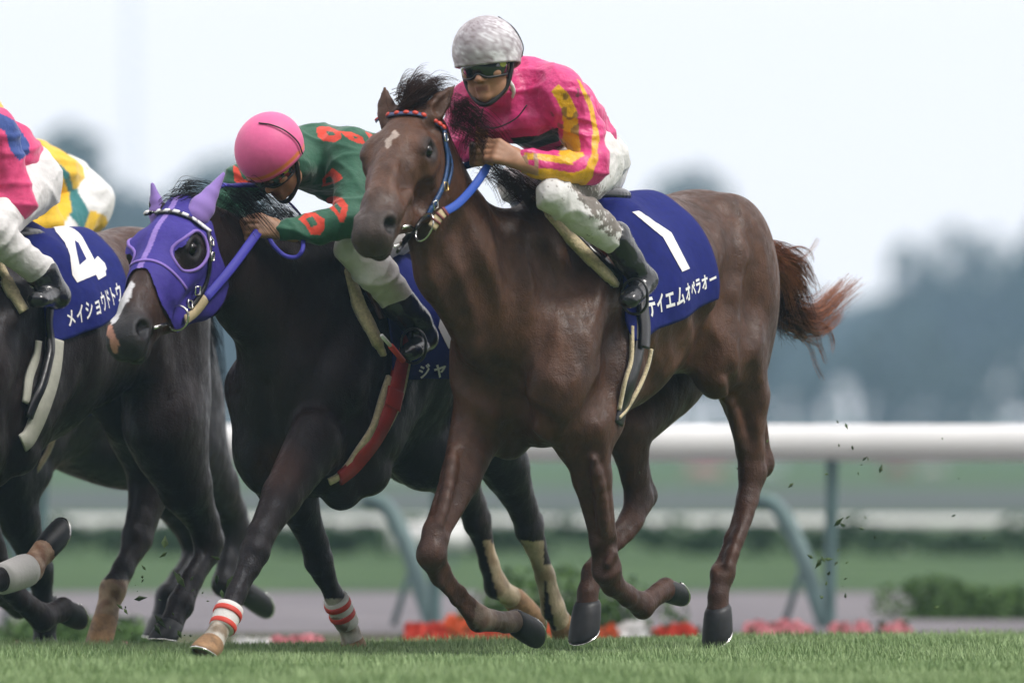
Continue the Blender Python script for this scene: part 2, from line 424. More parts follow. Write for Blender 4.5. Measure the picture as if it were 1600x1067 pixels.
# ------------------------------------------------------------------ leaves, hedges, trees
def leaf_cloud(center, rad, n, size, seed, cols, lumps=9, gap=.35, stretch=(1, 1, 1)):
    """leaf-sized quads through a lumpy volume"""
    r = np.random.RandomState(seed); c0 = np.asarray(center, float); rad = np.asarray(rad, float)
    L = r.normal(size=(lumps, 3)); L /= np.linalg.norm(L, axis=1, keepdims=True); L = L * r.uniform(.25, .72, (lumps, 1)); R_ = r.uniform(.26, .5, lumps)
    k = r.randint(0, lumps, n); d = r.normal(size=(n, 3)); d /= np.linalg.norm(d, axis=1, keepdims=True); rr = R_[k] * r.uniform(.45, 1.0, n) ** .5
    P = (L[k] + d * rr[:, None]); P = P[fnoise(P, 3, seed) > -gap * 2.2] if gap else P; n = len(P); kk = k[:n]
    P = c0 + P * rad
    a = r.normal(size=(n, 3)); a /= np.linalg.norm(a, axis=1, keepdims=True); b = np.cross(a, r.normal(size=(n, 3))); b /= np.linalg.norm(b, axis=1, keepdims=True)
    s = size * r.uniform(.6, 1.4, (n, 1)); V_ = np.stack([P - a * s, P + b * s * .6, P + a * s, P - b * s * .6], 1).reshape(-1, 3)
    C_ = mix(np.array(cols[0]), np.array(cols[1]), np.clip(r.uniform(0, 1, n) * .6 + .4 * r.rand(lumps)[kk], 0, 1)); return V_, np.arange(n * 4).reshape(-1, 4), np.repeat(C_, 4, 0)
M0['leaf'] = mat('leaves', attr=True, rough=.6, spec=.25)
M0['bark'] = mat('bark', (.06, .045, .035), .9, noise=(3, .3))
tree_meshes = []
for sd_ in range(5):
    tall = (1.0, 1.25, .8, 1.1, .95)[sd_]
    V_, F_, C_ = leaf_cloud((0, 0, 6.2), (3.6, 3.4, 4.6 * tall), 5200, .24, 50 + sd_, ((.018, .040, .030), (.045, .080, .050)), 12, .3)
    me = bpy.data.meshes.new('crown'); me.from_pydata([tuple(v) for v in V_], [], [tuple(int(i) for i in f) for f in F_]); a = me.color_attributes.new('Col', 'FLOAT_COLOR', 'POINT'); cc = np.ones((len(V_), 4), np.float32); cc[:, :3] = C_; a.data.foreach_set('color', cc.ravel()); me.materials.append(M0['leaf'])
    mb = MB(); v, f = tube_data([(0, 0, 0), (.1, 0, 2), (0, .1, 4), (.1, 0, 7.5)], [.32, .26, .2, .06], 8); mb.add(v, f); rr = np.random.RandomState(sd_)
    for k in range(7):
        an_ = rr.uniform(0, 6.28); z0 = rr.uniform(2.2, 5.5); v, f = tube_data([(0, 0, z0), (math.cos(an_) * 1.1, math.sin(an_) * 1.1, z0 + 1.1), (math.cos(an_) * 2.2, math.sin(an_) * 2.2, z0 + 2.6)], [.11, .07, .02], 6); mb.add(v, f)
    mt = bpy.data.meshes.new('trunk'); mt.from_pydata([tuple(map(float, v)) for v in mb.v], [], mb.f); mt.materials.append(M0['bark']); tree_meshes.append((me, mt))
# (picture x of the trunk, picture y of the top, distance, kind)
TREES = [(60, 285, 262, 0, 'hazy tree low in the upper left, between the blue-shouldered jockey and the tallest tree'), (128, 194, 250, 1, 'tallest hazy tree at the left, rising above the yellow silks'),
         (205, 300, 290, 2, 'low hazy tree just right of the tallest one at the left'), (262, 272, 300, 4, 'hazy tree behind the left ear of the purple hood'), (330, 262, 280, 3, 'hazy tree between the purple hood ears and the pink helmet'),
         (610, 345, 320, 1, 'hazy tree behind the white breeches under the front horse\'s muzzle'), (690, 350, 300, 3, 'hazy tree showing as a patch under the front horse\'s chin'),
         (985, 238, 255, 0, 'rounded hazy tree rising just behind the rump of the front horse'), (905, 330, 330, 2, 'low hazy tree mostly hidden by the front rider'), (1060, 345, 320, 3, 'low hazy tree hidden behind the croup of the front horse'),
         (1215, 372, 330, 4, 'pale hazy tree just above the tail of the front horse'), (1275, 468, 350, 0, 'low hazy tree behind the tail tip'), (1345, 470, 360, 2, 'low hazy tree in the dip right of the tail'),
         (1395, 430, 330, 4, 'short hazy tree at the left foot of the tall right-hand pair'), (1452, 362, 290, 1, 'tall hazy tree at the right, left one of the tall pair'), (1515, 372, 285, 3, 'tall hazy tree at the right, right one of the tall pair'), (1612, 335, 280, 1, 'hazy tree cut by the right edge of the picture'), (1180, 500, 305, 0, 'low hazy tree seen between tail and hock of the front horse')]
TREES = [(x, yt - (28 if x > 1580 or x < 150 else 8), d * 1.85, k, lab) for x, yt, d, k, lab in TREES]
TLAB = {}
for i, (x, yt, d, k, lab) in enumerate(TREES):
    Y = d - 30; b_ = at(x, 664, Y); top = at(x, yt, Y); h_ = top[2] + .3; sc_ = h_ / (6.2 + 4.6 * (1.0, 1.25, .8, 1.1, .95)[k] * .92)
    t = empty('tree', (b_[0], b_[1], -.26)); t.scale = (max(sc_, .55) * (1.3 if x < 400 or 950 < x < 1010 else .95),) * 2 + (sc_,); t.rotation_euler.z = i * 1.3
    setp(t, lab, 'tree', 'hazy trees far behind the course')
    for nm, me in zip(('crown', 'trunk'), tree_meshes[k]): o = bpy.data.objects.new(nm, me); col.objects.link(o); o.parent = t
    TLAB[i] = t
# dense shrubs under the treeline
V_, F_, C_ = [], [], []
r = np.random.RandomState(9); off = 0
for i in range(46):
    x = -74 + i * 3.3 + r.uniform(-1, 1); v, f, c = leaf_cloud((x, 385 + r.uniform(-8, 10), 2.2), (4.2, 3.4, r.uniform(3.6, 6.4)), 900, .28, 300 + i, ((.016, .036, .026), (.036, .065, .042)), 7, .2); V_.append(v); F_.append(f + off); C_.append(c); off += len(v)
o = mesh('thicket', np.vstack(V_), np.vstack(F_), M0['leaf'], None, False, np.vstack(C_)); setp(o, None, None, None, 'stuff')
# clipped hedge before the low rail
V_, F_, C_ = [], [], []; off = 0
for i in range(60):
    x = -14 + i * .48; v, f, c = leaf_cloud((x, 34.8 + r.uniform(-.2, .2), -.08), (.42, .4, .20), 420, .035, 500 + i, ((.018, .05, .022), (.04, .09, .035)), 6, 0); V_.append(v); F_.append(f + off); C_.append(c); off += len(v)
o = mesh('hedge', np.vstack(V_), np.vstack(F_), M0['leaf'], None, False, np.vstack(C_)); setp(o, 'low dark clipped hedge running along in front of the low white rail', 'hedge')
# green mounds on the border
def mound(px0, px1, pyt, Y, seed, label, cols=((.045, .10, .02), (.09, .17, .045))):
    a, b = at(px0, 980, Y), at(px1, 980, Y); top = at((px0 + px1) / 2, pyt, Y)[2]; c = (a + b) / 2; c[2] = -.2
    mb = leaf_cloud((c[0], Y, -.2), ((b[0] - a[0]) / 2 * 1.25, .5, (top + .2) * 1.25), 5200, .018, seed, cols, 14, 0)
    v = mb[0]; v[:, 2] = np.abs(v[:, 2] + .2) - .2
    o = mesh('shrub', v, mb[1], M0['leaf'], None, False, mb[2]); setp(o, label, 'shrub')
mound(1385, 1660, 905, 14.0, 71, 'rounded low green shrub on the path edge at the far right')
mound(690, 1075, 905, 9.4, 72, 'low green shrub bed behind the red flowers and the front horse\'s legs')
mound(-60, 260, 965, 8.6, 73, 'low green shrub behind the pink flowers at the far left')
# begonias and other bedding flowers: petals joined into one clump each
def flowers(px0, px1, py, Y, color, seed, label, n=26, hgt=.03, rad=.035):
    r = np.random.RandomState(seed); a, b = at(px0, py, Y), at(px1, py, Y); mb = MB(); lf = MB()
    for i in range(n):
        c = V(r.uniform(a[0], b[0]), Y + r.uniform(-.15, .15), a[2] + r.uniform(-hgt, hgt)); rr = rad * r.uniform(.6, 1.2)
        for p in range(8):
            an_ = p * .785 + r.uniform(0, .3); d = V(math.cos(an_), r.uniform(-.5, .5), math.sin(an_)); e = np.cross(d, V(0, 1, 0)); mb.add([c, c + d * rr * .6 + e * rr * .3, c + d * rr, c + d * rr * .6 - e * rr * .3], [(0, 1, 2, 3)])
        lf.add([c + V(-.004, .02, 0), c + V(.004, .02, 0), (c[0] + .004, c[1] + .02, -.2), (c[0] - .004, c[1] + .02, -.2)], [(0, 1, 2, 3)])
        for p in range(3): d = r.normal(size=3) * .03; q = c - V(0, -.02, .04) + d; lf.add([q, q + V(.03, 0, .01), q + V(.02, .01, -.03)], [(0, 1, 2)])
    e = empty('flower_clump', ((a[0] + b[0]) / 2, Y, -.2), label, 'flowers', 'bedding flowers along the turf edge')
    setp(mb.build('petals', mat('petals_%d' % seed, color, .6, noise=(20, .2)), e, False), kind='stuff'); setp(lf.build('leaves', mat('flower_leaves_%d' % seed, (.04, .09, .03), .6), e, False), kind='stuff')
RED, ORG, PNK, WHT = (.62, .045, .02), (.72, .12, .03), (.72, .26, .30), (.8, .8, .8)
flowers(640, 700, 992, 8.0, RED, 1, 'red bedding flowers at the left end of the red row', 30)
flowers(690, 745, 980, 8.2, ORG, 2, 'orange-red flowers rising above the red row, left part', 30)
flowers(735, 850, 994, 7.9, RED, 3, 'scarlet flowers under the muddy hooves in mid picture', 50, .025)
flowers(840, 960, 992, 8.0, ORG, 4, 'orange flowers behind the front horse\'s hind hoof', 46, .025)
flowers(975, 1012, 987, 8.0, WHT, 5, 'small white flower clump amid the red row', 22, .035)
flowers(1010, 1085, 990, 8.1, RED, 6, 'red flowers at the right end of the row beside the white ones', 26, .02)
flowers(1165, 1260, 984, 8.3, PNK, 7, 'pink flowers right of the hind hoof of the front horse', 40, .02)
flowers(1300, 1420, 982, 8.6, PNK, 8, 'thin row of pale pink flowers under the rail post', 14, .01)
flowers(430, 500, 1006, 6.2, PNK, 9, 'pink flowers between the bandaged forelegs', 34, .02)
flowers(372, 420, 1010, 6.2, WHT, 10, 'whitish flowers beside the front bandaged foot', 16, .015)
flowers(0, 70, 1020, 4.2, PNK, 11, 'pink flowers in the lower left corner', 30, .02)
flowers(85, 200, 1020, 4.3, PNK, 12, 'second clump of pink flowers from the left corner', 22, .015)
# distant flowering bushes beyond the dirt track
def bush(px, py, w, Y, cols, label, seed):
    c = at(px, py, Y); s = w / F_PX * (Y + 30) / 2; v, f, cc = leaf_cloud((c[0], Y, c[2]), (s, s * .8, s * .55), 900, s * .10, seed, cols, 8, 0); v = v - V(0, 0, 0)
    e = empty('flowering_bush', (c[0], Y, -.26), label, 'bush', 'flowering bushes beyond the dirt track'); mesh('blossom', v, f, M0['leaf'], e, False, cc)
    tv, tf = tube_data([(c[0], Y, -.26), (c[0], Y, c[2])], .06, 6); mesh('stem', tv, tf, M0['bark'], e)
bush(1102, 738, 90, 150, ((.5, .22, .25), (.75, .42, .45)), 'pale pink flowering bush seen under the white rail', 81)
bush(1200, 738, 70, 152, ((.55, .6, .62), (.75, .78, .8)), 'whitish bush seen under the rail right of the hock', 82)
bush(1395, 733, 60, 150, ((.4, .18, .2), (.5, .3, .3)), 'dull red bush under the rail right of the post', 83)
bush(1462, 735, 70, 154, ((.55, .5, .52), (.72, .65, .68)), 'greyish pink bush under the rail near the right edge', 84)
bush(610, 735, 80, 150, ((.5, .55, .58), (.7, .72, .75)), 'whitish bush seen under the belly of the hooded horse', 85)
# pale mast in the haze
mt_ = empty('mast', (at(205, 660, 700)[0], 700, -.26), 'tall pale mast rising in the haze at the upper left', 'mast')
x = mt_.location.x; mb = MB()
for dx in (-.25, .25):
    v, f = tube_data([(x + dx, 700, -.26), (x + dx, 700, 38)], .09, 6); mb.add(v, f)
for k in range(38):
    v, f = tube_data([(x - .25, 700, k), (x + .25, 700, k + 1)], .05, 5); mb.add(v, f)
mb.build('lattice', mat('pale_steel', (.55, .57, .6), .5), mt_)
# ------------------------------------------------------------------ unseen stand behind the camera, added to cut sky light from the front
M0['concrete'] = mat('stand_concrete', (.16, .16, .17), .8, noise=(.5, .2)); M0['seat'] = mat('dark_seats', (.035, .04, .06), .6); M0['glass'] = mat('stand_glass', (.02, .03, .035), .08)
gs = empty('grandstand', (0, -78, -.26), 'long tiered grandstand with a cantilever roof facing the course', 'grandstand')
X_, Y_, Z_ = (1, 0, 0), (0, 1, 0), (0, 0, 1)
for k in range(16): mb = MB(); mb.box((0, -72 - k * 1.6, .5 + k * .42), X_, Y_, Z_, 150, .8, .76 + k * .42); mb.build('terrace', M0['concrete'], gs, False)
for k in range(16): mb = MB(); mb.box((0, -72.1 - k * 1.6, 1.45 + k * .84), X_, Y_, Z_, 148, .22, .18); mb.build('seat_row', M0['seat'], gs, False)
mb = MB(); mb.box((0, -99, 17), X_, Y_, Z_, 150, 1.5, 17.2); mb.build('rear_wall', M0['concrete'], gs, False)
mb = MB(); mb.box((0, -97.3, 20), X_, Y_, Z_, 146, .12, 4.5); mb.build('window_band', M0['glass'], gs, False)
mb = MB(); mb.box((0, -82, 31), X_, (0, .985, .12), (0, -.12, .985), 152, 19, .5); mb.build('roof', M0['concrete'], gs, False)
for k in range(-7, 8): v, f = tube_data([(k * 20, -96, 0), (k * 20, -96, 29)], .5, 10); mesh('column', v, f, M0['concrete'], gs)
# ------------------------------------------------------------------ haze
hz = MB(); hz.box((0, 340, 19.2), (1, 0, 0), (0, 1, 0), (0, 0, 1), 240, 470, 20.5)
mh = bpy.data.materials.new('haze_air'); mh.use_nodes = True; nt = mh.node_tree; nt.nodes.clear(); out = nt.nodes.new('ShaderNodeOutputMaterial'); pv = nt.nodes.new('ShaderNodeVolumePrincipled')
pv.inputs['Color'].default_value = (.50, .73, 1.0, 1); pv.inputs['Density'].default_value = .00065; pv.inputs['Anisotropy'].default_value = 0.0; nt.links.new(pv.outputs[0], out.inputs['Volume'])
o = hz.build('haze', mh, None, False); setp(o, None, None, None, 'stuff')
def inpoly(P, poly):
    x, y = P[:, 0], P[:, 1]; r = np.zeros(len(P), bool); n = len(poly)
    for i in range(n):
        x0, y0 = poly[i]; x1, y1 = poly[(i + 1) % n]
        c = ((y0 > y) != (y1 > y)) & (x < (x1 - x0) * (y - y0) / (y1 - y0 + 1e-12) + x0); r ^= c
    return r
# ------------------------------------------------------------------ horse builder
class Frame:
    """heading frame: s forward, t to the left, z up"""
    def __init__(s, px, Y, f):
        s.f = nrm(V(f[0], f[1], 0)); s.l = nrm(V(-s.f[1], s.f[0], 0)); s.z = V(0, 0, 1)
        if s.l[0] < 0 : s.l = -s.l if False else s.l
        p = at(px, 1015, Y); s.O = V(p[0], p[1], 0)
    def T(s, a, b, c): return s.O + s.f * a + s.l * b + s.z * c
    def J(s, px, py, t=0.0):
        """the point on the vertical plane t metres left of the spine that lies on this sight line"""
        d = ray(px, py); n = s.l; k = ((s.O + n * t - CAM) @ n) / (d @ n); return CAM + d * k
    def loc(s, P):
        q = np.asarray(P) - s.O; return np.stack([q @ s.f, q @ s.l, q @ s.z], -1)
def head_frame(poll, yaw, pitch, roll=0.0):
    """yaw: degrees to the camera's left of straight at the camera; pitch: degrees below level"""
    y, p, r = R(yaw), R(pitch), R(roll)
    X = V(-math.sin(y) * math.cos(p), -math.cos(y) * math.cos(p), -math.sin(p))
    Y = V(math.cos(y), -math.sin(y), 0); Z = np.cross(X, Y)
    if Z[2] < 0: Z = -Z
    Y2 = Y * math.cos(r) + Z * math.sin(r); Z2 = Z * math.cos(r) - Y * math.sin(r)
    return dict(o=np.asarray(poll, float), X=X, Y=Y2, Z=Z2)
def HP(h, x, y, z): return h['o'] + h.get('s', 1.0) * (h['X'] * x + h['Y'] * y + h['Z'] * z)
def hloc(h, P):
    q = (np.asarray(P) - h['o']) / h.get('s', 1.0); return np.stack([q @ h['X'], q @ h['Y'], q @ h['Z']], -1)
def head_prims(h):
    s_ = h.get('s', 1.0); lw = h.get('w', 1.0); p = []; Y, X, Z = h['Y'], h['X'], h['Z']
    def C(a, b, ra, rb, k=.03):
        p.append(cone(HP(h, *a), HP(h, *b), [r * s_ for r in ra], [r * s_ for r in rb], k * s_, Y))
    def E(c, r, k=.03, ax=None, sub=False):   # r = (lateral, normal, along)
        q = Prim(HP(h, *c), HP(h, *c) + (X if ax is None else ax) * 2e-6, [r_ * s_ for r_ in r], [r_ * s_ for r_ in r], k * s_, Y); q.sub = sub; p.append(q)
    C((.02, 0, -.085), (.17, 0, -.078), (.072, .08), (.090, .078), .05)
    C((.17, 0, -.075), (.30, 0, -.072), (.078, .072), (.060, .062), .05)
    C((.30, 0, -.072), (.43, 0, -.066), (.058, .062), (.047, .054), .04)
    C((.43, 0, -.066), (.53, 0, -.068), (.045, .054), (.048, .052), .03)
    E((.30, 0, -.018), (.024, .016, .16), .03)                               # nasal bone
    for g in (-1, 1):
        E((.13, g * .052, -.175), (.036, .115, .120), .045)                  # cheek
        C((.16, g * .050, -.235), (.34, g * .030, -.165), (.020, .03), (.018, .03), .04)   # jaw bone
        C((.17, g * .080, -.098), (.33, g * .052, -.100), (.015, .013), (.009, .009), .03)  # facial crest
        E((.190, g * .074, -.052), (.026, .034, .044), .030)                 # eye socket
        C((.145, g * .066, -.024), (.205, g * .078, -.030), (.012, .010), (.010, .008), .022)   # brow
        E((.075, g * .078, -.040), (.016, .022, .030), .035, sub=True)        # temple hollow
        E((.520, g * .036, -.060), (.026, .034, .048), .022)                 # nostril wing
        E((.548, g * .018, -.098), (.026, .030, .030), .03)                  # upper lip
    C((.32, 0, -.150), (.47, 0, -.125), (.034, .040), (.028, .030), .04)
    E((.515, 0, -.138), (.027, .024, .036), .025)                            # chin
    E((.562, 0, -.075), (.040, .036, .022), .025)                            # muzzle end
    for g in (-1, 1):
        E((.530, g * .064, -.050), (.030, .022, .029), .010, ax=nrm(X * .7 + Y * g * -.5), sub=True)   # nostril
        E((.195, g * .099, -.046), (.020, .018, .026), .012, sub=True)       # eye opening
        C((.172, g * .086, -.024), (.218, g * .088, -.026), (.007, .007), (.006, .006), .012)
        C((.575, g * .008, -.119), (.455, g * .046, -.112), (.006, .0045), (.005, .004), .010); p[-1].sub = True
    return p
def ear_prims(h, base, tip, wide=.034, inner=True, pointy=False):
    s_ = h.get('s', 1.0); base = np.asarray(base); tip = np.asarray(tip); ax = nrm(tip - base)
    fw = nrm(h['X'] - ax * (h['X'] @ ax)); u = np.cross(ax, fw); L = np.linalg.norm(tip - base)
    P = lambda k: base + ax * L * k
    if pointy: return chain([P(-.05), P(.15), P(.5), P(1.0)], [(wide, wide * .8), (wide, wide * .75), (wide * .55, wide * .45), (.003, .003)], .008, u, .03)
    out = chain([P(-.05), P(.22), P(.5), P(.8), P(1.0)], [(wide * .75, wide * .8), (wide, wide * .85), (wide * .92, wide * .6), (wide * .45, wide * .3), (.004, .004)], .008, u, .03)
    if inner:
        out.append(cut(cone(P(.22) + fw * wide * .75, P(.86) + fw * wide * .35, (wide * .62, wide * .55), (wide * .12, wide * .16), .008, u)))
    return out
def torso_prims(fr, o):
    T = lambda s, t, z: fr.T(s, t, z + o.get('dz', 0) + o.get('pitch', 0) * s); l = fr.l; f = fr.f; bw = o.get('bw', 1.0); p = []
    # barrel and chest: rv is the half depth, ru the half width
    p += chain([T(-.50, 0, 1.30), T(-.22, 0, 1.245), T(.08, 0, 1.19), T(.36, 0, 1.12), T(.60, 0, 1.02)],
               [(.20, .235, .2), (.265, .300, .2), (.285, .355, .2), (.225, .415, .2), (.21, .33, .17)], .06, l)
    p.append(cone(T(-.30, 0, 1.50), T(.20, 0, 1.50), (.075, .055), (.06, .055), .08, l))    # back line
    p.append(cone(T(.16, 0, 1.50), T(.50, 0, 1.46), (.05, .10), (.05, .10), .10, l))         # withers
    p.append(ell(T(-.56, 0, 1.40), (.215, .26, .185), .07, u=l))                           # croup: (lateral, along, up)
    for g in (-1, 1):
        p.append(ell(T(-.58, g * .130, 1.23), (.145, .215, .33), .05, u=l))
        p.append(ell(T(-.66, g * .110, 1.14), (.108, .165, .32), .035, u=l))
        p.append(ell(T(-.40, g * .180, 1.34), (.085, .10, .13), .06, u=l))                    # point of hip
        p.append(cone(T(-.36, g * .20, 1.22), T(-.44, g * .185, 1.02), (.06, .08), (.065, .075), .05, l))  # thigh front edge
        p.append(cone(T(.20, g * .15, 1.44), T(.60, g * .180, 1.08), (.075, .12), (.085, .125), .04, l))     # shoulder
        p.append(cone(T(.10, g * .215, 1.22), T(.40, g * .205, .94), (.072, .13), (.080, .14), .022, l))      # triceps
        p.append(cone(T(.36, g * .175, 1.40), T(.64, g * .165 * bw, 1.04), (.045, .05), (.085, .095), .04, l))         # front of the shoulder
        p.append(ell(T(.64, g * .135 * bw, .98), (.135 * bw, .13 * bw, .25), .03, u=l))                   # breast
        p.append(cone(T(.62, g * .12, .88), T(.50, g * .13, .76), (.09, .12), (.075, .10), .04, l))
        p.append(cone(T(.52, g * .19, .96), T(.42, g * .19, .80), (.075, .115), (.07, .10), .025, l))
        # creases: shoulder blade, breast fold, flank
        p.append(cut(cone(T(.13, g * .335, 1.36), T(.30, g * .33, .92), (.03, .02), (.03, .02), .06, l)))
        p.append(cut(cone(T(.48, g * .30, 1.22), T(.50, g * .315, .90), (.03, .018), (.03, .018), .06, l)))
        p.append(cut(cone(T(-.27, g * .30, 1.30), T(-.33, g * .29, 1.02), (.03, .025), (.03, .025), .07, l)))
        p.append(cut(cone(T(-.50, g * .285, 1.42), T(-.56, g * .30, 1.02), (.018, .02), (.022, .02), .06, l)))
    p.append(cut(cone(T(.83, 0, 1.10), T(.76, 0, .72), (.018, .04), (.022, .05), .06, l)))
    return p
FORE_R = [(.085, .115), (.062, .076), (.044, .050), (.047, .052), (.036, .040), (.029, .036), (.037, .044), (.031, .034), (.040, .042)]
HIND_R = [(.115, .15), (.080, .095), (.045, .058), (.043, .060), (.034, .042), (.031, .038), (.039, .046), (.032, .035), (.040, .043)]
def leg_prims(J, rs, k=.02, u=None, scale=1.0, kneecap=None):
    rs = [(a * scale, b * scale) for a, b in rs]
    return chain(J, rs, k, u, .06)
def hoof(fet, cor, tip, r, m, parent, mshoe=None, u=None):
    """horn capsule from the coronet towards the ground side, with an aluminium shoe"""
    cor, tip = np.asarray(cor), np.asarray(tip); ax = nrm(tip - cor); L = np.linalg.norm(tip - cor)
    fw = nrm(cor - fet); fw = fw - ax * (fw @ ax)
    fw = nrm(fw) if np.linalg.norm(fw) > .15 else nrm(np.cross(ax, V(1, 0, .1)))
    sd_ = np.cross(ax, fw); vs, fs = [], []; n = 20
    rings = [(-.12, .78), (.0, .92), (.25, .99), (.6, 1.05), (.88, 1.08), (.97, 1.04), (1.0, .97), (.98, .8), (.90, .70), (.88, .02)]
    for (h_, sc_) in rings:
        for j in range(n):
            a = 2 * math.pi * j / n; ca, sa = math.cos(a), math.sin(a)
            rad = r * sc_ * (1 - .10 * (ca < -.6))
            front = 1.12 if ca > 0 else .98
            hh = h_ * (.80 + .20 * ca) if h_ > 0 else h_
            vs.append(cor + ax * L * hh + fw * (rad * ca * front + L * .30 * h_) + sd_ * rad * sa * .95)
    for i in range(len(rings) - 1):
        for j in range(n): fs.append((i * n + j, i * n + (j + 1) % n, (i + 1) * n + (j + 1) % n, (i + 1) * n + j))
    fs.append(tuple(range(n))[::-1]); fs.append(tuple((len(rings) - 1) * n + j for j in range(n)))
    o = mesh('hoof', vs, fs, m, parent)
    if mshoe is not None:
        P = []
        for j in range(18):
            a = R(-150 + 300 * j / 17); P.append(cor + ax * L * 1.0 * (.80 + .20 * math.cos(a)) + fw * (r * .93 * math.cos(a) * (1.12 if math.cos(a) > 0 else .98) + L * .30) + sd_ * r * .90 * math.sin(a))
        v, f_ = tube_data(P, .0045, 6); mesh('horseshoe', v, f_, mshoe, o) if False else ribbon('horseshoe', P, np.repeat(ax[None], len(P), 0), .014, .005, mshoe, parent)
    return o

def horse_eye(h, parent):
    for g in (-1, 1):
        bm = bmesh.new(); bmesh.ops.create_uvsphere(bm, u_segments=20, v_segments=14, radius=.023 * h.get('s', 1) / 1.25); me = bpy.data.meshes.new('eye'); bm.to_mesh(me); bm.free()
        me.polygons.foreach_set('use_smooth', [True] * len(me.polygons)); me.transform(Matrix.Translation(Vector(HP(h, .195, g * .0845, -.045)))); link('eye', me, M['eye'], parent)
def head_paint(P, c, h, muzzle, mz=.85):
    L = hloc(h, P); inh = (L[:, 0] > -.05) & (L[:, 0] < .7) & (np.abs(L[:, 1]) < .16) & (L[:, 2] > -.32) & (L[:, 2] < .04); A_ = np.stack([L[:, 0], np.abs(L[:, 1]), L[:, 2]], -1)
    c = mix(c, muzzle, sstep(.40, .54, L[:, 0]) * inh * mz)
    c = mix(c, [.010, .008, .008], inh * sstep(.050, .026, np.linalg.norm(A_ - V(.195, .092, -.046), axis=1)) * .85)
    c = mix(c, [.008, .006, .006], inh * sstep(.034, .018, np.linalg.norm(A_ - V(.530, .052, -.054), axis=1)) * .92)
    return c, L, inh
# ------------------------------------------------------------------ saddle cloth that drapes over the back
class Drape:
    """(s, angle) coordinates round the barrel; angle 0 at the spine, positive to the left"""
    def __init__(d, fr, prims, zc=1.22, zpitch=0.0): d.fr, d.p, d.zc, d.zp = fr, prims, zc, zpitch
    def ax(d, s): return d.zc + d.zp * s
    def inv(d, px):
        P, _ = see(d.p, px); L = d.fr.loc(P); return np.stack([L[:, 0], np.arctan2(L[:, 1], L[:, 2] - d.ax(L[:, 0]))], -1)
    def pt(d, s, th, lift=.0):
        s = np.asarray(s, float); th = np.asarray(th, float)
        D = d.fr.l * np.sin(th)[:, None] + V(0, 0, 1) * np.cos(th)[:, None]
        O = d.fr.O + d.fr.f * s[:, None] + V(0, 0, 1) * d.ax(s)[:, None] + D * .75
        P = march(d.p, O, -D, 0, .7); N = grad(d.p, P); return P + N * np.asarray(lift).reshape(-1, 1) if np.ndim(lift) else P + N * lift, N
def grid_faces(nu, nv, flip=False):
    f = []
    for i in range(nu - 1):
        for j in range(nv - 1):
            q = (i * nv + j, i * nv + j + 1, (i + 1) * nv + j + 1, (i + 1) * nv + j); f.append(q[::-1] if flip else q)
    return f
def thick_sheet(name, P, N, nu, nv, th, m, parent, colors=None):
    """closed sheet: outer skin P, inner skin P - N*th"""
    P = np.asarray(P); Q = P - N * th; n = nu * nv; f = grid_faces(nu, nv)
    fb = [tuple(i + n for i in q[::-1]) for q in f]; rim = []
    ring = [i * nv for i in range(nu)] + [(nu - 1) * nv + j for j in range(1, nv)] + [i * nv + nv - 1 for i in range(nu - 2, -1, -1)] + list(range(nv - 2, 0, -1))
    for a, b in zip(ring, ring[1:] + ring[:1]): rim.append((a, b, b + n, a + n))
    c = None if colors is None else np.concatenate([colors, colors])
    return mesh(name, np.vstack([P, Q]), np.array(f + fb + rim), m, parent, True, c)
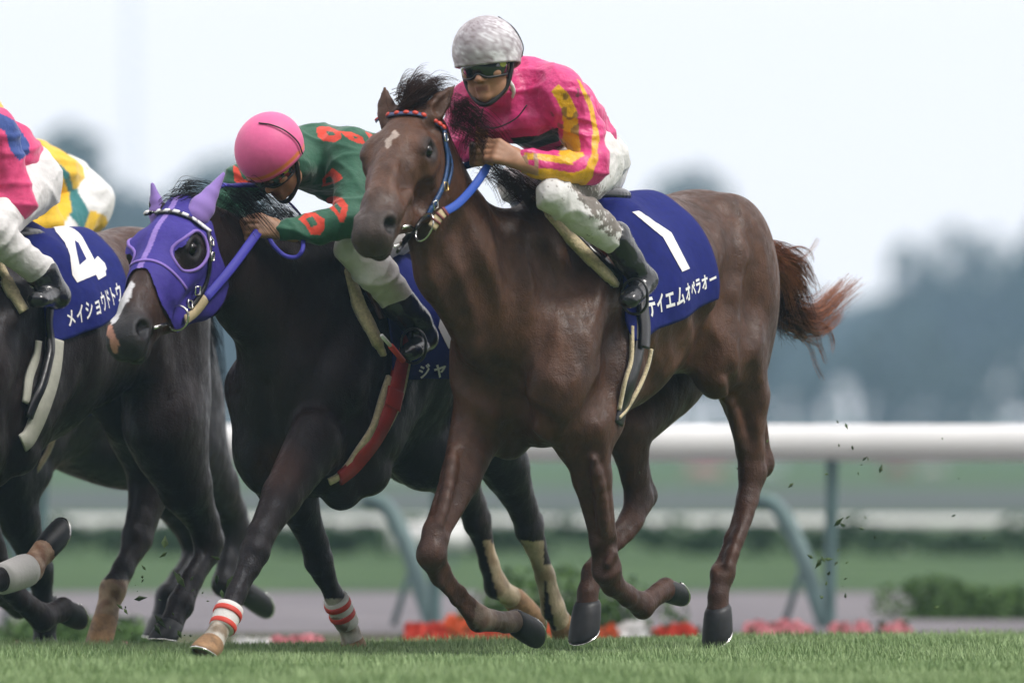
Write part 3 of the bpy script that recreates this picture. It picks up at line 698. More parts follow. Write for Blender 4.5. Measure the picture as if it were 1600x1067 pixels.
class Cloth:
    """cloth panel: front and rear edge curves given as (s, angle) at the spine and at the hem"""
    def __init__(c, dr, fr0, fr1, re0, re1, lift=.012):
        c.dr, c.k = dr, (fr0, fr1, re0, re1); c.lift = lift
    def st(c, u, v):
        """u 0 front .. 1 rear, v 0 spine .. 1 hem (negative v: other side)"""
        fr0, fr1, re0, re1 = c.k; a = np.abs(v)
        s = (1 - u) * (fr0[0] * (1 - a) + fr1[0] * a) + u * (re0[0] * (1 - a) + re1[0] * a)
        th = a * ((1 - u) * fr1[1] + u * re1[1]) * np.sign(v)
        return s, th
    def build(c, m, parent, nu=40, nv=90):
        uu, vv = np.meshgrid(np.linspace(0, 1, nu), np.linspace(-1, 1, nv), indexing='ij'); u, v = uu.ravel(), vv.ravel()
        s, th = c.st(u, v); P, N = c.dr.pt(s, th)
        L = c.lift + .004 * fnoise(np.stack([u * 1.5, v * 3, u * 0], -1), 1.6, 5) * np.abs(v) + .006 * np.abs(v) ** 3
        P = P + N * L[:, None]
        P3 = P.reshape(nu, nv, 3)
        for _ in range(4): P3[1:-1, 1:-1] = .5 * P3[1:-1, 1:-1] + .125 * (P3[:-2, 1:-1] + P3[2:, 1:-1] + P3[1:-1, :-2] + P3[1:-1, 2:])
        c.P3 = P3.copy(); g1 = np.gradient(P3, axis=0); g2 = np.gradient(P3, axis=1); N3 = np.cross(g1, g2); N3 /= np.linalg.norm(N3, axis=2, keepdims=True)
        if (N3.reshape(-1, 3) * N).sum() < 0: N3 = -N3
        c.N3 = N3; c.nu, c.nv = nu, nv
        c.obj = thick_sheet('saddle_cloth', P3.reshape(-1, 3), N3.reshape(-1, 3), nu, nv, .004, m, parent)
        return c.obj
    def on(c, u, v, lift=.0015):
        x = np.clip(np.asarray(u) * (c.nu - 1), 0, c.nu - 1.001); y = np.clip((np.asarray(v) + 1) / 2 * (c.nv - 1), 0, c.nv - 1.001)
        i, j = x.astype(int), y.astype(int); a, b = (x - i)[:, None], (y - j)[:, None]; P, N = c.P3, c.N3
        f = lambda A: A[i, j] * (1 - a) * (1 - b) + A[i + 1, j] * a * (1 - b) + A[i, j + 1] * (1 - a) * b + A[i + 1, j + 1] * a * b
        return f(P) + f(N) * lift
    def patch(c, name, pts2, faces, m, lift=.0018):
        u, v = np.array(pts2).T; return mesh(name, c.on(u, v, lift), faces, m, c.obj, False)
    def poly(c, name, poly, m, n=26, lift=.003):
        """a flat printed shape in (u, v), triangulated on a fine grid so that it bends with the cloth"""
        bm = bmesh.new(); vs = [bm.verts.new((x, y, 0)) for x, y in poly]; bm.faces.new(vs); bmesh.ops.triangulate(bm, faces=bm.faces[:])
        xs = [p[0] for p in poly]; ys = [p[1] for p in poly]
        for k in range(1, n):
            for (o, nn) in (((min(xs) + (max(xs) - min(xs)) * k / n, 0, 0), (1, 0, 0)), ((0, min(ys) + (max(ys) - min(ys)) * k / n, 0), (0, 1, 0))):
                bmesh.ops.bisect_plane(bm, geom=bm.verts[:] + bm.edges[:] + bm.faces[:], plane_co=o, plane_no=nn)
        bm.verts.index_update(); P = [(q.co.x, q.co.y) for q in bm.verts]; F = [[q.index for q in f.verts] for f in bm.faces]; bm.free()
        return c.patch(name, P, F, m, lift)
    def text(c, body, m, box, bold=.016, each=True):
        """box: u0,u1 and v at the base and top of the letters, at the left and right ends"""
        (u0, u1, vb0, vt0, vb1, vt1) = box; n = len(body)
        for i, ch in enumerate(body):
            cu = bpy.data.curves.new('letter', 'FONT'); cu.body = ch; cu.offset = bold; cu.resolution_u = 3
            o = bpy.data.objects.new('letter', cu); col.objects.link(o); bpy.context.view_layer.update()
            me = o.evaluated_get(bpy.context.evaluated_depsgraph_get()).to_mesh()
            P = np.array([v.co[:] for v in me.vertices]); F = [tuple(p.vertices) for p in me.polygons]; o.to_mesh_clear()
            bpy.data.objects.remove(o)
            if not len(P): continue
            x = (P[:, 0] - .0) / 1.0; y = (P[:, 1] + .08) / .95
            t = (i + .06 + x * .90) / n; u = u0 + (u1 - u0) * t
            vb = vb0 + (vb1 - vb0) * t; vt = vt0 + (vt1 - vt0) * t; v = vb + (vt - vb) * y
            c.patch('letter', np.stack([u, v], -1), F, m, .0022)
M = {}
def coat_mat(name, rough=.42, spec=.5, tint=(1, 1, 1), bumpy=.35):
    return mat(name, attr=True, rough=rough, spec=spec, noise=(26, .30), bump=(13, bumpy, .03), bump2=(170, .55, .004), rvar=.14, stretch=(1, 1, .6), spec_tint=tint)
M['chestnut'] = coat_mat('chestnut_coat', .50, .36, bumpy=.45)
M['darkbay'] = coat_mat('dark_bay_coat', .42, .24, (.85, .9, 1), .38)
M['horn'] = mat('hoof_horn', (.012, .012, .014), .5, noise=(30, .4), bump=(60, .3, .003))
M['horn_pale'] = mat('pale_muddy_horn', (.28, .16, .075), .6, noise=(30, .5), bump=(60, .4, .004))
M['steel'] = mat('polished_steel', (.75, .75, .72), .18, 1.0)
M['eye'] = mat('eyeball', (.004, .003, .003), .03, spec=.5)
M['mane_red2'] = mat('brown_red_hair', (.17, .060, .028), .5, noise=(60, .5))
M['mane'] = mat('dark_brown_hair', (.032, .013, .008), .6, noise=(80, .4), spec=.15)
M['mane_red'] = mat('reddish_tail_hair', (.34, .115, .045), .5, noise=(60, .5))
M['black_hair'] = mat('black_hair', (.008, .007, .008), .6, noise=(80, .4), spec=.12)
M['turf'] = None
M['cloth_blue'] = mat('royal_blue_cloth', (.006, .012, .14), .8, noise=(40, .15), bump=(9, .35, .03), bump2=(260, .25, .002), spec=.25)
M['white_print'] = mat('white_print', (.80, .80, .80), .6)
M['fleece'] = mat('cream_fleece', (.62, .52, .33), .9, noise=(90, .25), bump=(140, .8, .006), sheen=.5)
M['black_leather'] = mat('black_leather', (.012, .012, .014), .28, noise=(20, .3), bump=(40, .3, .004), coat=.3)
M['brown_leather'] = mat('brown_leather', (.09, .035, .02), .4, bump=(60, .3, .003))
M['red_trim'] = mat('red_trim', (.40, .03, .02), .5)
M['rein_blue'] = mat('blue_rein', (.015, .075, .42), .55, bump=(300, .5, .003))
M['bridle_blue'] = mat('blue_and_black_bridle', (.02, .07, .20), .45, noise=(90, .8), bump=(120, .5, .004))
M['bead_red'] = mat('red_bead', (.62, .06, .035), .4)
M['bead_blue'] = mat('slate_blue_bead', (.07, .09, .20), .5)
M['canvas'] = mat('cream_canvas', (.50, .40, .24), .75, noise=(60, .2))
M['brass'] = mat('brass', (.6, .42, .16), .3, 1.0)
M['maroon'] = mat('maroon_binding', (.16, .03, .03), .6)
# ------------------------------------------------------------------ the chestnut in front
def paint_a(P, fr, h):
    base = np.array([.086, .037, .0195]); dark = 0
    n = fnoise(P, 4, 1); n2 = fnoise(P, 14, 2)
    c = mix(base, np.array([.054, .023, .0125]), np.clip(.5 + .5 * n, 0, 1))
    c, L, inh = head_paint(P, c, h, [.045, .034, .030])
    # white star, a slanting fleck
    def fleck(a, b, r):
        a, b = V(*a), V(*b); q = L[:, :2] - a; d = b - a; t = np.clip(q @ d / (d @ d), 0, 1); return np.linalg.norm(q - t[:, None] * d, axis=1) - r * (1 + .35 * n2)
    XY = proj(P); front_ = P[:, 1] < -.8; nn_ = fnoise(P, 60, 77)[:, None] * 1.3
    d = np.minimum(fleck((.115, .012), (.150, -.006), .010), fleck((.150, -.006), (.182, -.022), .008))
    c[(inpoly(XY + nn_, [(611, 205), (619, 203), (623, 210), (616, 219), (609, 217)]) | inpoly(XY + nn_, [(607, 217), (614, 218), (612, 227), (604, 233), (601, 226)])) & front_] = [.36, .29, .25]
    sock = inpoly(XY + nn_ * 2, [(722, 915), (745, 925), (780, 945), (830, 945), (840, 1000), (780, 1000), (742, 980), (738, 950)]) & (np.linalg.norm(P - FA.J(775, 962, -.17), axis=1) < .17) & (P[:, 2] < .5)
    c[sock] = mix(np.array([.50, .43, .33]), np.array([.26, .19, .13]), sstep(-.4, 1, fnoise(P, 45, 78)))[sock]
    d2 = np.hypot(L[:, 0] - .50, L[:, 1] - .0); 
    # darker legs, muddy pasterns
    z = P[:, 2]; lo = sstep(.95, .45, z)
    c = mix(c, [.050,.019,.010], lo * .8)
    fl = np.clip(fnoise(P * np.array([1, 1, .35]), 26, 5), -1, 1); c = c * (1 + .16 * fl)[:, None]
    return c
FA = Frame(965, 0.0, (-.52, -.854)); A_ = FA
HA = head_frame(at(636, 156, -.88), 14, 36, 7); HA['s'] = 1.25
A = {}
A['torso'] = torso_prims(FA, dict(dz=.02, pitch=-.03))
l = FA.l
thr = HP(HA, .06, 0, -.13)
A['neck'] = chain([FA.T(.42, 0, 1.26), FA.T(.70, -.05, 1.24), FA.T(.90, -.10, 1.37), HP(HA, .03, 0, -.12)],
                  [(.155, .30, .2), (.150, .27, .2), (.118, .210, .1), (.095, .135, .08)], .07, l)
J = FA.J
rf = [J(748, 660, -.17), J(720, 745, -.17), J(682, 832, -.17), J(674, 866, -.17), J(690, 898, -.17), J(718, 932, -.17), J(748, 966, -.17), J(790, 972, -.17), J(806, 970, -.17)]
lf = [J(912, 660, .18), J(925, 745, .18), J(943, 845, .18), J(948, 890, .18), J(957, 912, .18), J(980, 930, .18), J(1004, 946, .18), J(1030, 926, .18), J(1040, 920, .18)]
lh = [J(1140, 545, .17), J(1165, 620, .17), J(1172, 700, .17), J(1176, 738, .17), J(1168, 780, .17), J(1146, 838, .17), J(1129, 895, .17), J(1122, 930, .17), J(1122, 952, .17)]
rh = [J(1030, 600, -.15), J(980, 670, -.15), J(992, 740, -.15), J(998, 782, -.15), J(983, 815, -.15), J(952, 853, -.15), J(928, 896, -.15), J(918, 925, -.15), J(918, 945, -.15)]
A['legs'] = leg_prims(rf, FORE_R, u=l) + leg_prims(lf, FORE_R, u=l) + leg_prims(lh, HIND_R, u=l) + leg_prims(rh, HIND_R, u=l)
# hock points, knee pads, tendons
A['legs'] += [ell(J(1196, 726, .17), (.026, .036, .045), .03, u=l), ell(J(1014, 776, -.15), (.026, .034, .04), .03, u=l),
              cone(J(1190, 660, .17), J(1197, 722, .17), (.02, .022), (.02, .024), .03, l), cone(J(1000, 705, -.15), J(1014, 770, -.15), (.02, .02), (.02, .022), .03, l)]
# stifle of the left hind
A['legs'] += [ell(J(1118, 565, .18), (.08, .085, .13), .09, u=l)]
A['head'] = head_prims(HA)
eb_r, eb_l = HP(HA, .035, -.060, -.04), HP(HA, .035, .060, -.04)
er_t = at(601, 136, eb_r[1] + .02); el_t = at(710, 134, eb_l[1] + .05)
A['ears'] = ear_prims(HA, eb_r, er_t, .032, False) + ear_prims(HA, eb_l, el_t, .036)
A['all'] = A['torso'] + A['neck'] + A['legs'] + A['head'] + A['ears']
root_a = empty('horse', FA.O, 'chestnut racehorse out in front, blue cloth with number 1, small white star on its forehead', 'horse', 'racehorses galloping in a bunch')
def crease(ps, path, r=.018, depth=.006, k=.03, ridge=False, n=3):
    """a shallow furrow (or a raised vein) that follows the skin below a line of picture points"""
    c = catmull(path, n); P, N = see(ps, c); out = []
    for i in range(len(P) - 1):
        if np.linalg.norm(P[i + 1] - P[i]) > .12: continue
        e = min(1.0, .35 + 1.3 * min(i, len(P) - 2 - i) / max(1, len(P) / 2)); o0, o1 = (N[i] * (r - depth * e), N[i + 1] * (r - depth * e))
        p = cone(P[i] - o0, P[i + 1] - o1, r, r, k) if ridge else cut(cone(P[i] + o0, P[i + 1] + o1, r, r, k)); 
        if ridge: p.a = P[i] - N[i] * (r - depth * e)
        out.append(p)
    return out
base_ = A['all'][:]
CR = []
for path, r_, d_ in [([(842, 392), (858, 440), (852, 500), (846, 560)], .03, .012), ([(905, 372), (914, 440), (908, 500), (900, 560)], .03, .011), ([(708, 340), (728, 400), (756, 470), (768, 540), (772, 590)], .03, .013),
                     ([(690, 400), (712, 460), (728, 520)], .025, .008), ([(792, 500), (800, 570), (806, 640), (800, 690)], .03, .012), ([(716, 590), (760, 622), (812, 640), (860, 672)], .025, .009),
                     ([(962, 520), (958, 580), (930, 640), (895, 690)], .03, .011), ([(700, 630), (735, 660), (775, 690)], .025, .008), ([(1082, 395), (1086, 450), (1102, 520), (1092, 560)], .03, .010),
                     ([(1140, 330), (1152, 400), (1130, 470), (1108, 530)], .03, .009), ([(1172, 430), (1176, 500), (1170, 570), (1176, 640)], .025, .008), ([(1140, 590), (1152, 640), (1166, 700)], .022, .007),
                     ([(716, 690), (706, 750), (690, 810)], .02, .007), ([(742, 700), (728, 760), (706, 820)], .018, .005), ([(925, 690), (930, 760), (938, 830)], .02, .007), ([(905, 700), (914, 770), (926, 830)], .016, .004),
                     ([(1150, 800), (1136, 850), (1128, 880)], .012, .006), ([(975, 840), (955, 865), (940, 885)], .012, .005), ([(698, 895), (722, 930), (742, 955)], .012, .005),
                     ([(1040, 520), (1046, 570)], .03, .004), ([(1062, 500), (1066, 550)], .03, .004), ([(1018, 540), (1022, 600)], .03, .004), ([(875, 430), (884, 500), (880, 580)], .02, .004),
                     ([(780, 330), (800, 400), (812, 470), (812, 540)], .03, .008), ([(632, 262), (640, 290), (634, 320)], .014, .005), ([(655, 285), (668, 310), (655, 330)], .014, .005)]:
    CR += crease(base_, path, r_, d_ * .6, .06)
for path, r_, d_ in [([(705, 700), (700, 760), (688, 815)], .006, .004), ([(930, 720), (940, 780), (944, 830)], .006, .004),
                     ([(1130, 600), (1145, 650), (1158, 700)], .007, .004), ([(618, 255), (612, 290), (618, 320), (608, 345)], .006, .0035), ([(642, 300), (630, 318), (622, 340)], .006, .003), 
                     ([(1176, 790), (1160, 830), (1140, 880)], .008, .004), ([(1008, 800), (985, 835), (950, 880)], .008, .004)]:
    CR += crease(base_, path, r_ + .003, d_ * .55, .035, True)
A['all'] = A['all'] + CR
v, q = solid(A['all'], .0075); v = relax(v, q, 1, .35)
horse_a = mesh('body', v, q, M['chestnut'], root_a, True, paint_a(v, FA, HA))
def jj(c): return np.asarray(c)
hoof(rf[6], rf[8], J(836, 968, -.17), .052, M['horn'], root_a, M['steel'])
hoof(lf[6], lf[8], J(1062, 910, .18), .046, M['horn'], root_a, M['steel'])
hoof(lh[6], lh[8], J(1130, 1000, .17), .054, M['horn'], root_a, M['steel'])
hoof(rh[6], rh[8], J(922, 1000, -.15), .054, M['horn'], root_a, M['steel'])
horse_eye(HA, root_a)

# ------------------------------------------------------------------ tack of the chestnut
bodyA = A['torso'] + A['neck'] + A['legs'][:2]
drA = Drape(FA, A['torso'])
q = drA.inv([(843, 318), (985, 535), (1112, 464), (1040, 345), (1092, 378), (1075, 424), (985, 330)])
f1, r1 = q[1], q[2]
clA = Cloth(drA, (f1[0] + .06, 0), (f1[0], f1[1]), (r1[0] - .02, 0), (r1[0] - .02, r1[1] + .02))
clA.build(M['cloth_blue'], root_a)
def uv_of(cl, px):
    """cloth (u, v) under picture points"""
    PX = proj(cl.P3.reshape(-1, 3)); out = []
    uu, vv = np.meshgrid(np.linspace(0, 1, cl.nu), np.linspace(-1, 1, cl.nv), indexing='ij'); uu, vv = uu.ravel(), vv.ravel()
    ok = ((cl.N3.reshape(-1, 3)) * (CAM - cl.P3.reshape(-1, 3))).sum(1) > 0
    for p in px:
        k = np.argmin(np.hypot(*(PX - p).T) + (~ok) * 1e3); u, v = uu[k], vv[k]
        for _ in range(3):
            e = .02; q0, q1, q2 = proj(cl.on([u, u + e * (1 if u < .95 else -1), u], [v, v, v + e * (1 if v < .95 else -1)], .0))
            Jm = np.stack([(q1 - q0) / (e * (1 if u < .95 else -1)), (q2 - q0) / (e * (1 if v < .95 else -1))], 1)
            try: d = np.linalg.solve(Jm, np.array(p) - q0)
            except Exception: break
            if np.abs(d).max() > .15: break
            u, v = np.clip(u + d[0], 0, 1), np.clip(v + d[1], -1, 1)
        out.append((float(u), float(v)))
    return out
def dens(px, n=5):
    px = [np.array(p, float) for p in px]; return [tuple(a + (b - a) * k / n) for a, b in zip(px, px[1:] + px[:1]) for k in range(n)]
# number 1 and the lettering along the hem
clA.poly('number', uv_of(clA, dens([(987, 332), (997, 330), (1048, 364), (1077, 420), (1065, 425), (1035, 371)])), M['white_print'])
tq = uv_of(clA, [(1014, 497), (1012, 462), (1110, 448), (1100, 428)])
clA.text('テイエムオペラオー', M['white_print'], (tq[0][0], .975, tq[0][1], tq[1][1], tq[2][1], tq[3][1]), .034)
# pads and leather in front of the cloth
def rib_on(name, dr, pxs, width, thick, m, parent, lift, n=10):
    c = catmull(pxs, n); P, N = see(dr.p, c, lift)
    for _ in range(3): N[1:-1] = (N[:-2] + N[1:-1] + N[2:]); N /= np.linalg.norm(N, axis=1, keepdims=True); P[1:-1] = .25 * P[:-2] + .5 * P[1:-1] + .25 * P[2:]
    return ribbon(name, P, N, width, thick, m, parent)
rib_on('numnah_pad', drA, [(836, 312), (862, 346), (900, 386), (935, 422), (958, 446)], [.030] * 8 + [.045] * 20 + [.04] * 8 + [.03] * 3 + [.02] * 2, .020, M['fleece'], root_a, .006)
rib_on('saddle_flap', drA, [(838, 306), (868, 338), (906, 378), (940, 412), (962, 436)], .035, .014, M['black_leather'], root_a, .010)
rib_on('red_binding', drA, [(880, 338), (906, 362), (928, 384), (945, 404)], .008, .024, M['red_trim'], root_a, .012)
# girth: two elastic edges and a dark strap running under the belly
rib_on('girth_strap', drA, [(1000, 478), (998, 520), (990, 570), (975, 620), (962, 662)], .055, .006, M['black_leather'], root_a, .010)
rib_on('girth_edge', drA, [(984, 512), (982, 560), (974, 590), (962, 640)], .012, .012, M['fleece'], root_a, .008)
rib_on('girth_edge', drA, [(1012, 545), (1006, 572), (992, 606), (972, 640), (962, 652)], .012, .012, M['fleece'], root_a, .008)
rib_on('stirrup_leather', drA, [(1000, 440), (998, 480), (1000, 512), (998, 545)], .05, .010, M['black_leather'], root_a, .022)
# saddle: low racing tree with a small flap either side
sp = [ell(FA.T(.16, 0, 1.585), (.11, .18, .04), .03, u=FA.l, axis=FA.z), ell(FA.T(.30, 0, 1.61), (.09, .06, .05), .04, u=FA.l)]
v, q_ = solid(sp, .012); mesh('saddle', v, q_, M['black_leather'], root_a)
# bridle
hA = A['head'] + A['neck'] + A['ears'][:0]
bb = catmull([(592, 191), (604, 184), (624, 181), (648, 181), (667, 186), (682, 195), (692, 204)], 8)
P, N = see(hA, bb, .006); br = ribbon('browband', P, N, .018, .006, M['bead_blue'], root_a)
for i in range(11):
    k = (i + .5) / 11 * (len(P) - 1); a = int(k); c = P[a] + (P[min(a + 1, len(P) - 1)] - P[a]) * (k - a); t = nrm(P[min(a + 1, len(P) - 1)] - P[max(a - 1, 0)]); nn = N[a]; s_ = np.cross(t, nn)
    b_ = bmesh.new(); bmesh.ops.create_uvsphere(b_, u_segments=10, v_segments=6, radius=1); me = bpy.data.meshes.new('bead'); b_.to_mesh(me); b_.free()
    me.transform(Matrix(((t[0] * .011, s_[0] * .009, nn[0] * .006, c[0] + nn[0] * .007), (t[1] * .011, s_[1] * .009, nn[1] * .006, c[1] + nn[1] * .007), (t[2] * .011, s_[2] * .009, nn[2] * .006, c[2] + nn[2] * .007), (0, 0, 0, 1))))
    me.polygons.foreach_set('use_smooth', [True] * len(me.polygons)); link('bead', me, M['bead_red'], root_a)
strap('cheekpiece', hA, [(692, 203), (694, 225), (697, 250), (694, 276), (686, 300), (674, 322), (665, 338)], .020, .008, M['bridle_blue'], root_a, .003)
strap('throat_lash', hA, [(694, 226), (700, 240), (704, 262), (698, 290)], .013, .006, M['bridle_blue'], root_a, .003)
for (x, y) in ((693, 216), (693, 292), (677, 320)):
    P, N = see(hA, [(x, y), (x + 1, y + 9)], .010); t = nrm(P[1] - P[0]); s_ = np.cross(t, N[0]); c = P[0]; hw, hh = .012, .014
    tube('buckle', [c + t * hh + s_ * hw, c - t * hh + s_ * hw, c - t * hh - s_ * hw, c + t * hh - s_ * hw], .003, M['brass'] if y == 292 else M['steel'], root_a, 6, True)
strap('noseband', hA, [(668, 334), (655, 346), (645, 360), (632, 378), (618, 392)], .022, .008, M['black_leather'], root_a, .002)
P, N = see(hA, [(654, 351)], .022); c = P[0]; xa = nrm(V(.75, -.62, .12)); za = nrm(V(.25, .1, .95))
bit = c
tube('bit_ring', [c + xa * .036 * math.cos(a) + za * .047 * math.sin(a) for a in np.linspace(0, 6.283, 28)[:-1]], .0042, M['steel'], root_a, 8, True)
P, N = see(hA, [(627, 355), (636, 352), (645, 351)], .004); P[2] = c - xa * .03; tube('bit_mouthpiece', P, .0065, M['steel'], root_a)
P, N = see(hA, [(612, 384), (622, 378), (632, 374)], .010); tube('lip_strap_keeper', P, .004, M['steel'], root_a)
# left rein: canvas end, then blue webbing up to the hands
hand_l = FA.J(772, 244, .05); hand_r = FA.J(757, 250, -.05)
c0 = bit + xa * .034 + za * -.006
rp = catmull([c0, at(690, 335, c0[1] * .85 + hand_l[1] * .15 - .02), at(716, 318, c0[1] * .6 + hand_l[1] * .4 - .02), at(744, 287, c0[1] * .25 + hand_l[1] * .75), hand_l], 8)
fN = np.repeat(nrm(V(.35, -.9, .2))[None], len(rp), 0)
ribbon('rein_end', rp[:11], fN[:11], .034, .006, M['canvas'], root_a)
for k in (3, 6, 9): ribbon('rein_binding', rp[k:k + 2] + fN[:2] * .004 * np.array([1, 1, 1]), fN[:2], .038, .006, M['maroon'], root_a)
ribbon('rein', rp[10:], fN[10:], [.030] * (len(rp) - 14) + [.024, .022, .020, .018], .004, M['rein_blue'], root_a)
# right rein passes along the far side of the neck
bit_r = HP(HA, .45, -.045, -.13)
xr = catmull([bit_r, HP(HA, .30, -.07, -.20), FA.T(.92, -.20, 1.62), hand_r], 8); ribbon('rein', xr, np.repeat(-FA.l[None], len(xr), 0), .028, .004, M['rein_blue'], root_a)
tube('bit_ring', [bit_r + HA['X'] * .034 * math.cos(a) + HA['Z'] * .036 * math.sin(a) for a in np.linspace(0, 6.283, 28)[:-1]], .0042, M['steel'], root_a, 8, True)
# ---- hair
def strands(ctrl, n, spread, jit, seed=1, m=9, rand_len=.25):
    """ctrl: world control points; strands fan out from the first to the last"""
    r = np.random.RandomState(seed); out = []; K = len(ctrl) - 1; e = w_ = 0
    for i in range(n):
        if i % 9 == 0: e = r.normal(size=3) * spread; w_ = r.normal(size=3) * spread * .7; o = r.normal(size=3) * jit; cl_ = 1 - r.uniform(0, rand_len)
        e2 = e + r.normal(size=3) * spread * .28; o2 = o + r.normal(size=3) * jit * .4; w2 = w_ + r.normal(size=3) * spread * .15
        P = catmull(np.array([c + o2 + e2 * (k / K) ** 1.5 + w2 * math.sin(3.1 * k / K) for k, c in enumerate(ctrl)]), m)
        out.append(P[:max(4, int(len(P) * cl_ * (1 - r.uniform(0, .08))))])
    return out
JA = FA.J
S = strands([JA(1180, 386, .03), JA(1212, 396, .06), JA(1240, 412, .07), JA(1256, 448, .06)], 340, .022, .014, 1)
S += strands([JA(1182, 392, .04), JA(1208, 412, .08), JA(1232, 440, .09), JA(1250, 490, .08)], 260, .026, .016, 14)
S += strands([JA(1180, 392), JA(1215, 410), JA(1242, 440), JA(1262, 486)], 200, .028, .018, 2)
S += strands([JA(1225, 480), JA(1268, 497), JA(1306, 466), JA(1348, 424)], 340, .013, .020, 3, rand_len=.4)
S += strands([JA(1225, 500), JA(1262, 512), JA(1292, 494), JA(1316, 462)], 90, .018, .018, 13, rand_len=.4)
S += strands([JA(1215, 395), JA(1240, 402), JA(1262, 392), JA(1284, 366)], 9, .012, .012, 4)
S += strands([JA(1215, 400), JA(1250, 402), JA(1270, 420), JA(1272, 446)], 10, .022, .012, 5)
S += strands([JA(1240, 516), JA(1272, 534), JA(1284, 566), JA(1302, 600)], 26, .010, .012, 6, rand_len=.5)
S += strands([JA(1250, 500), JA(1285, 512), JA(1296, 540), JA(1282, 572)], 16, .012, .012, 7)
hair('tail', S[::2], M['mane_red'], root_a, .0013); hair('tail_strands', S[1::2], M['mane_red2'], root_a, .0014)
S = strands([JA(1180, 400), JA(1195, 440), JA(1205, 485), JA(1205, 525)], 240, .024, .026, 8)
S += strands([JA(1180, 400), JA(1212, 440), JA(1232, 490), JA(1270, 530)], 300, .026, .026, 9)
S += strands([JA(1182, 398), JA(1215, 425), JA(1242, 470), JA(1250, 516)], 110, .022, .026, 10)
hair('tail_underside', S, M['mane'], root_a, .0017)
tube('tail_dock', [FA.T(-.74, 0, 1.42), JA(1178, 392), JA(1200, 418), JA(1212, 460)], [.045, .038, .028, .012], M['mane'], root_a, 10)
# forelock and mane blown back
pl = HP(HA, .02, 0, -.01)
S = strands([pl, at(632, 150, pl[1]), at(646, 128, pl[1] + .04), at(672, 132, pl[1] + .1)], 230, .012, .018, 20)
S += strands([pl, at(655, 150, pl[1]), at(676, 138, pl[1] + .06), at(702, 148, pl[1] + .12)], 260, .012, .020, 21)
S += strands([pl, at(650, 160, pl[1]), at(676, 154, pl[1] + .05), at(700, 170, pl[1] + .12)], 220, .012, .020, 22)
S += strands([pl, at(622, 158, pl[1]), at(619, 138, pl[1] + .02), at(632, 124, pl[1] + .02)], 10, .010, .012, 23)
S += strands([pl, at(655, 140, pl[1]), at(676, 122, pl[1] + .06), at(716, 142, pl[1] + .14)], 14, .012, .012, 24)
hair('forelock', S, M['mane'], root_a, .0014)
S = []
crest = [(704, 186), (718, 206), (733, 228), (748, 250), (766, 272), (786, 288), (808, 298), (830, 304)]
for i, (x, y) in enumerate(crest):
    c = JA(x, y + 6, -.03); up = V(0, 0, 1); fly = .05 if i < 3 else 0.0
    S += strands([c, c + up * (.02 + fly) + FA.l * .03, c - up * (.03 - fly) - FA.f * .04 + FA.l * .075, c - up * (.10 - fly) - FA.f * .07 + FA.l * .11], 110, .016, .020, 30 + i)
c = JA(708, 185, -.02); S += strands([c, at(716, 170, c[1]), at(728, 176, c[1] + .03), at(745, 205, c[1] + .05)], 40, .02, .02, 40)
S += strands([c, at(716, 190, c[1] - .02), at(738, 200, c[1] - .02), at(762, 218, c[1])], 50, .02, .02, 41)
hair('mane', S, M['mane'], root_a, .0012)
# ------------------------------------------------------------------ riders
M['skin'] = mat('skin', attr=True, rough=.5, noise=(30, .12), bump=(90, .2, .002), sss=.1)
M['white_cloth'] = mat('white_breeches', attr=True, rough=.75, noise=(14, .10), bump=(7, .55, .05), bump2=(60, .25, .005), sheen=.2)
M['silk'] = mat('racing_silk', attr=True, rough=.42, noise=(30, .08), bump=(10, .5, .04), bump2=(34, .45, .012), sheen=.1)
M['knit'] = mat('matt_jersey', attr=True, rough=.7, noise=(60, .10), bump=(9, .45, .04), bump2=(500, .3, .002), sheen=.35)
M['helmet'] = mat('helmet_cover', attr=True, rough=.55, noise=(25, .06), bump=(60, .25, .004), sheen=.2)
M['lens'] = mat('dark_goggle_lens', (.008, .012, .010), .08, coat=1.0)
M['boot'] = mat('black_boot_leather', (.012, .013, .016), .22, bump=(9, .6, .04), bump2=(50, .3, .006), coat=.5)
M['strap'] = mat('black_strap', (.012, .012, .013), .45)
def hand_prims(W, K, S, B, size=1.0, k=.010):
    """fist: W wrist, K middle of the knuckles, S from index to little finger, B towards the palm"""
    W, K = np.asarray(W), np.asarray(K); f = nrm(K - W); S = nrm(S - f * (S @ f)); B = nrm(B - f * (B @ f) - S * (B @ S)); z = size; p = []
    p.append(cone(W - f * .05 * z, W + f * .01 * z, (.026 * z, .021 * z), (.027 * z, .021 * z), .02, S))
    for i in range(4):
        o = (i - 1.5) * .0195 * z; base = K + S * o
        p.append(cone(W + S * o * .55, base, (.012 * z, .014 * z), (.0125 * z, .0145 * z), .014, S))
        ln = (1.0, 1.08, 1.0, .82)[i] * z
        a = base + f * .026 * ln + B * .020 * ln; b = a - f * .006 * ln + B * .024 * ln; c = b - f * .024 * ln + B * .002 * ln
        p += [cone(base, a, .0115 * z, .0098 * z, .006, S), cone(a, b, .0100 * z, .0090 * z, .003, S), cone(b, c, .0090 * z, .0075 * z, .003, S)]
    t0 = W + f * .015 * z - S * .026 * z + B * .012 * z; t1 = t0 + f * .030 * z - S * .012 * z + B * .018 * z; t2 = t1 + f * .026 * z + S * .010 * z + B * .012 * z; t3 = t2 + f * .012 * z + S * .022 * z
    p += [cone(t0, t1, .016 * z, .0125 * z, .012), cone(t1, t2, .0118 * z, .0105 * z, .004), cone(t2, t3, .0102 * z, .0085 * z, .004)]
    return p
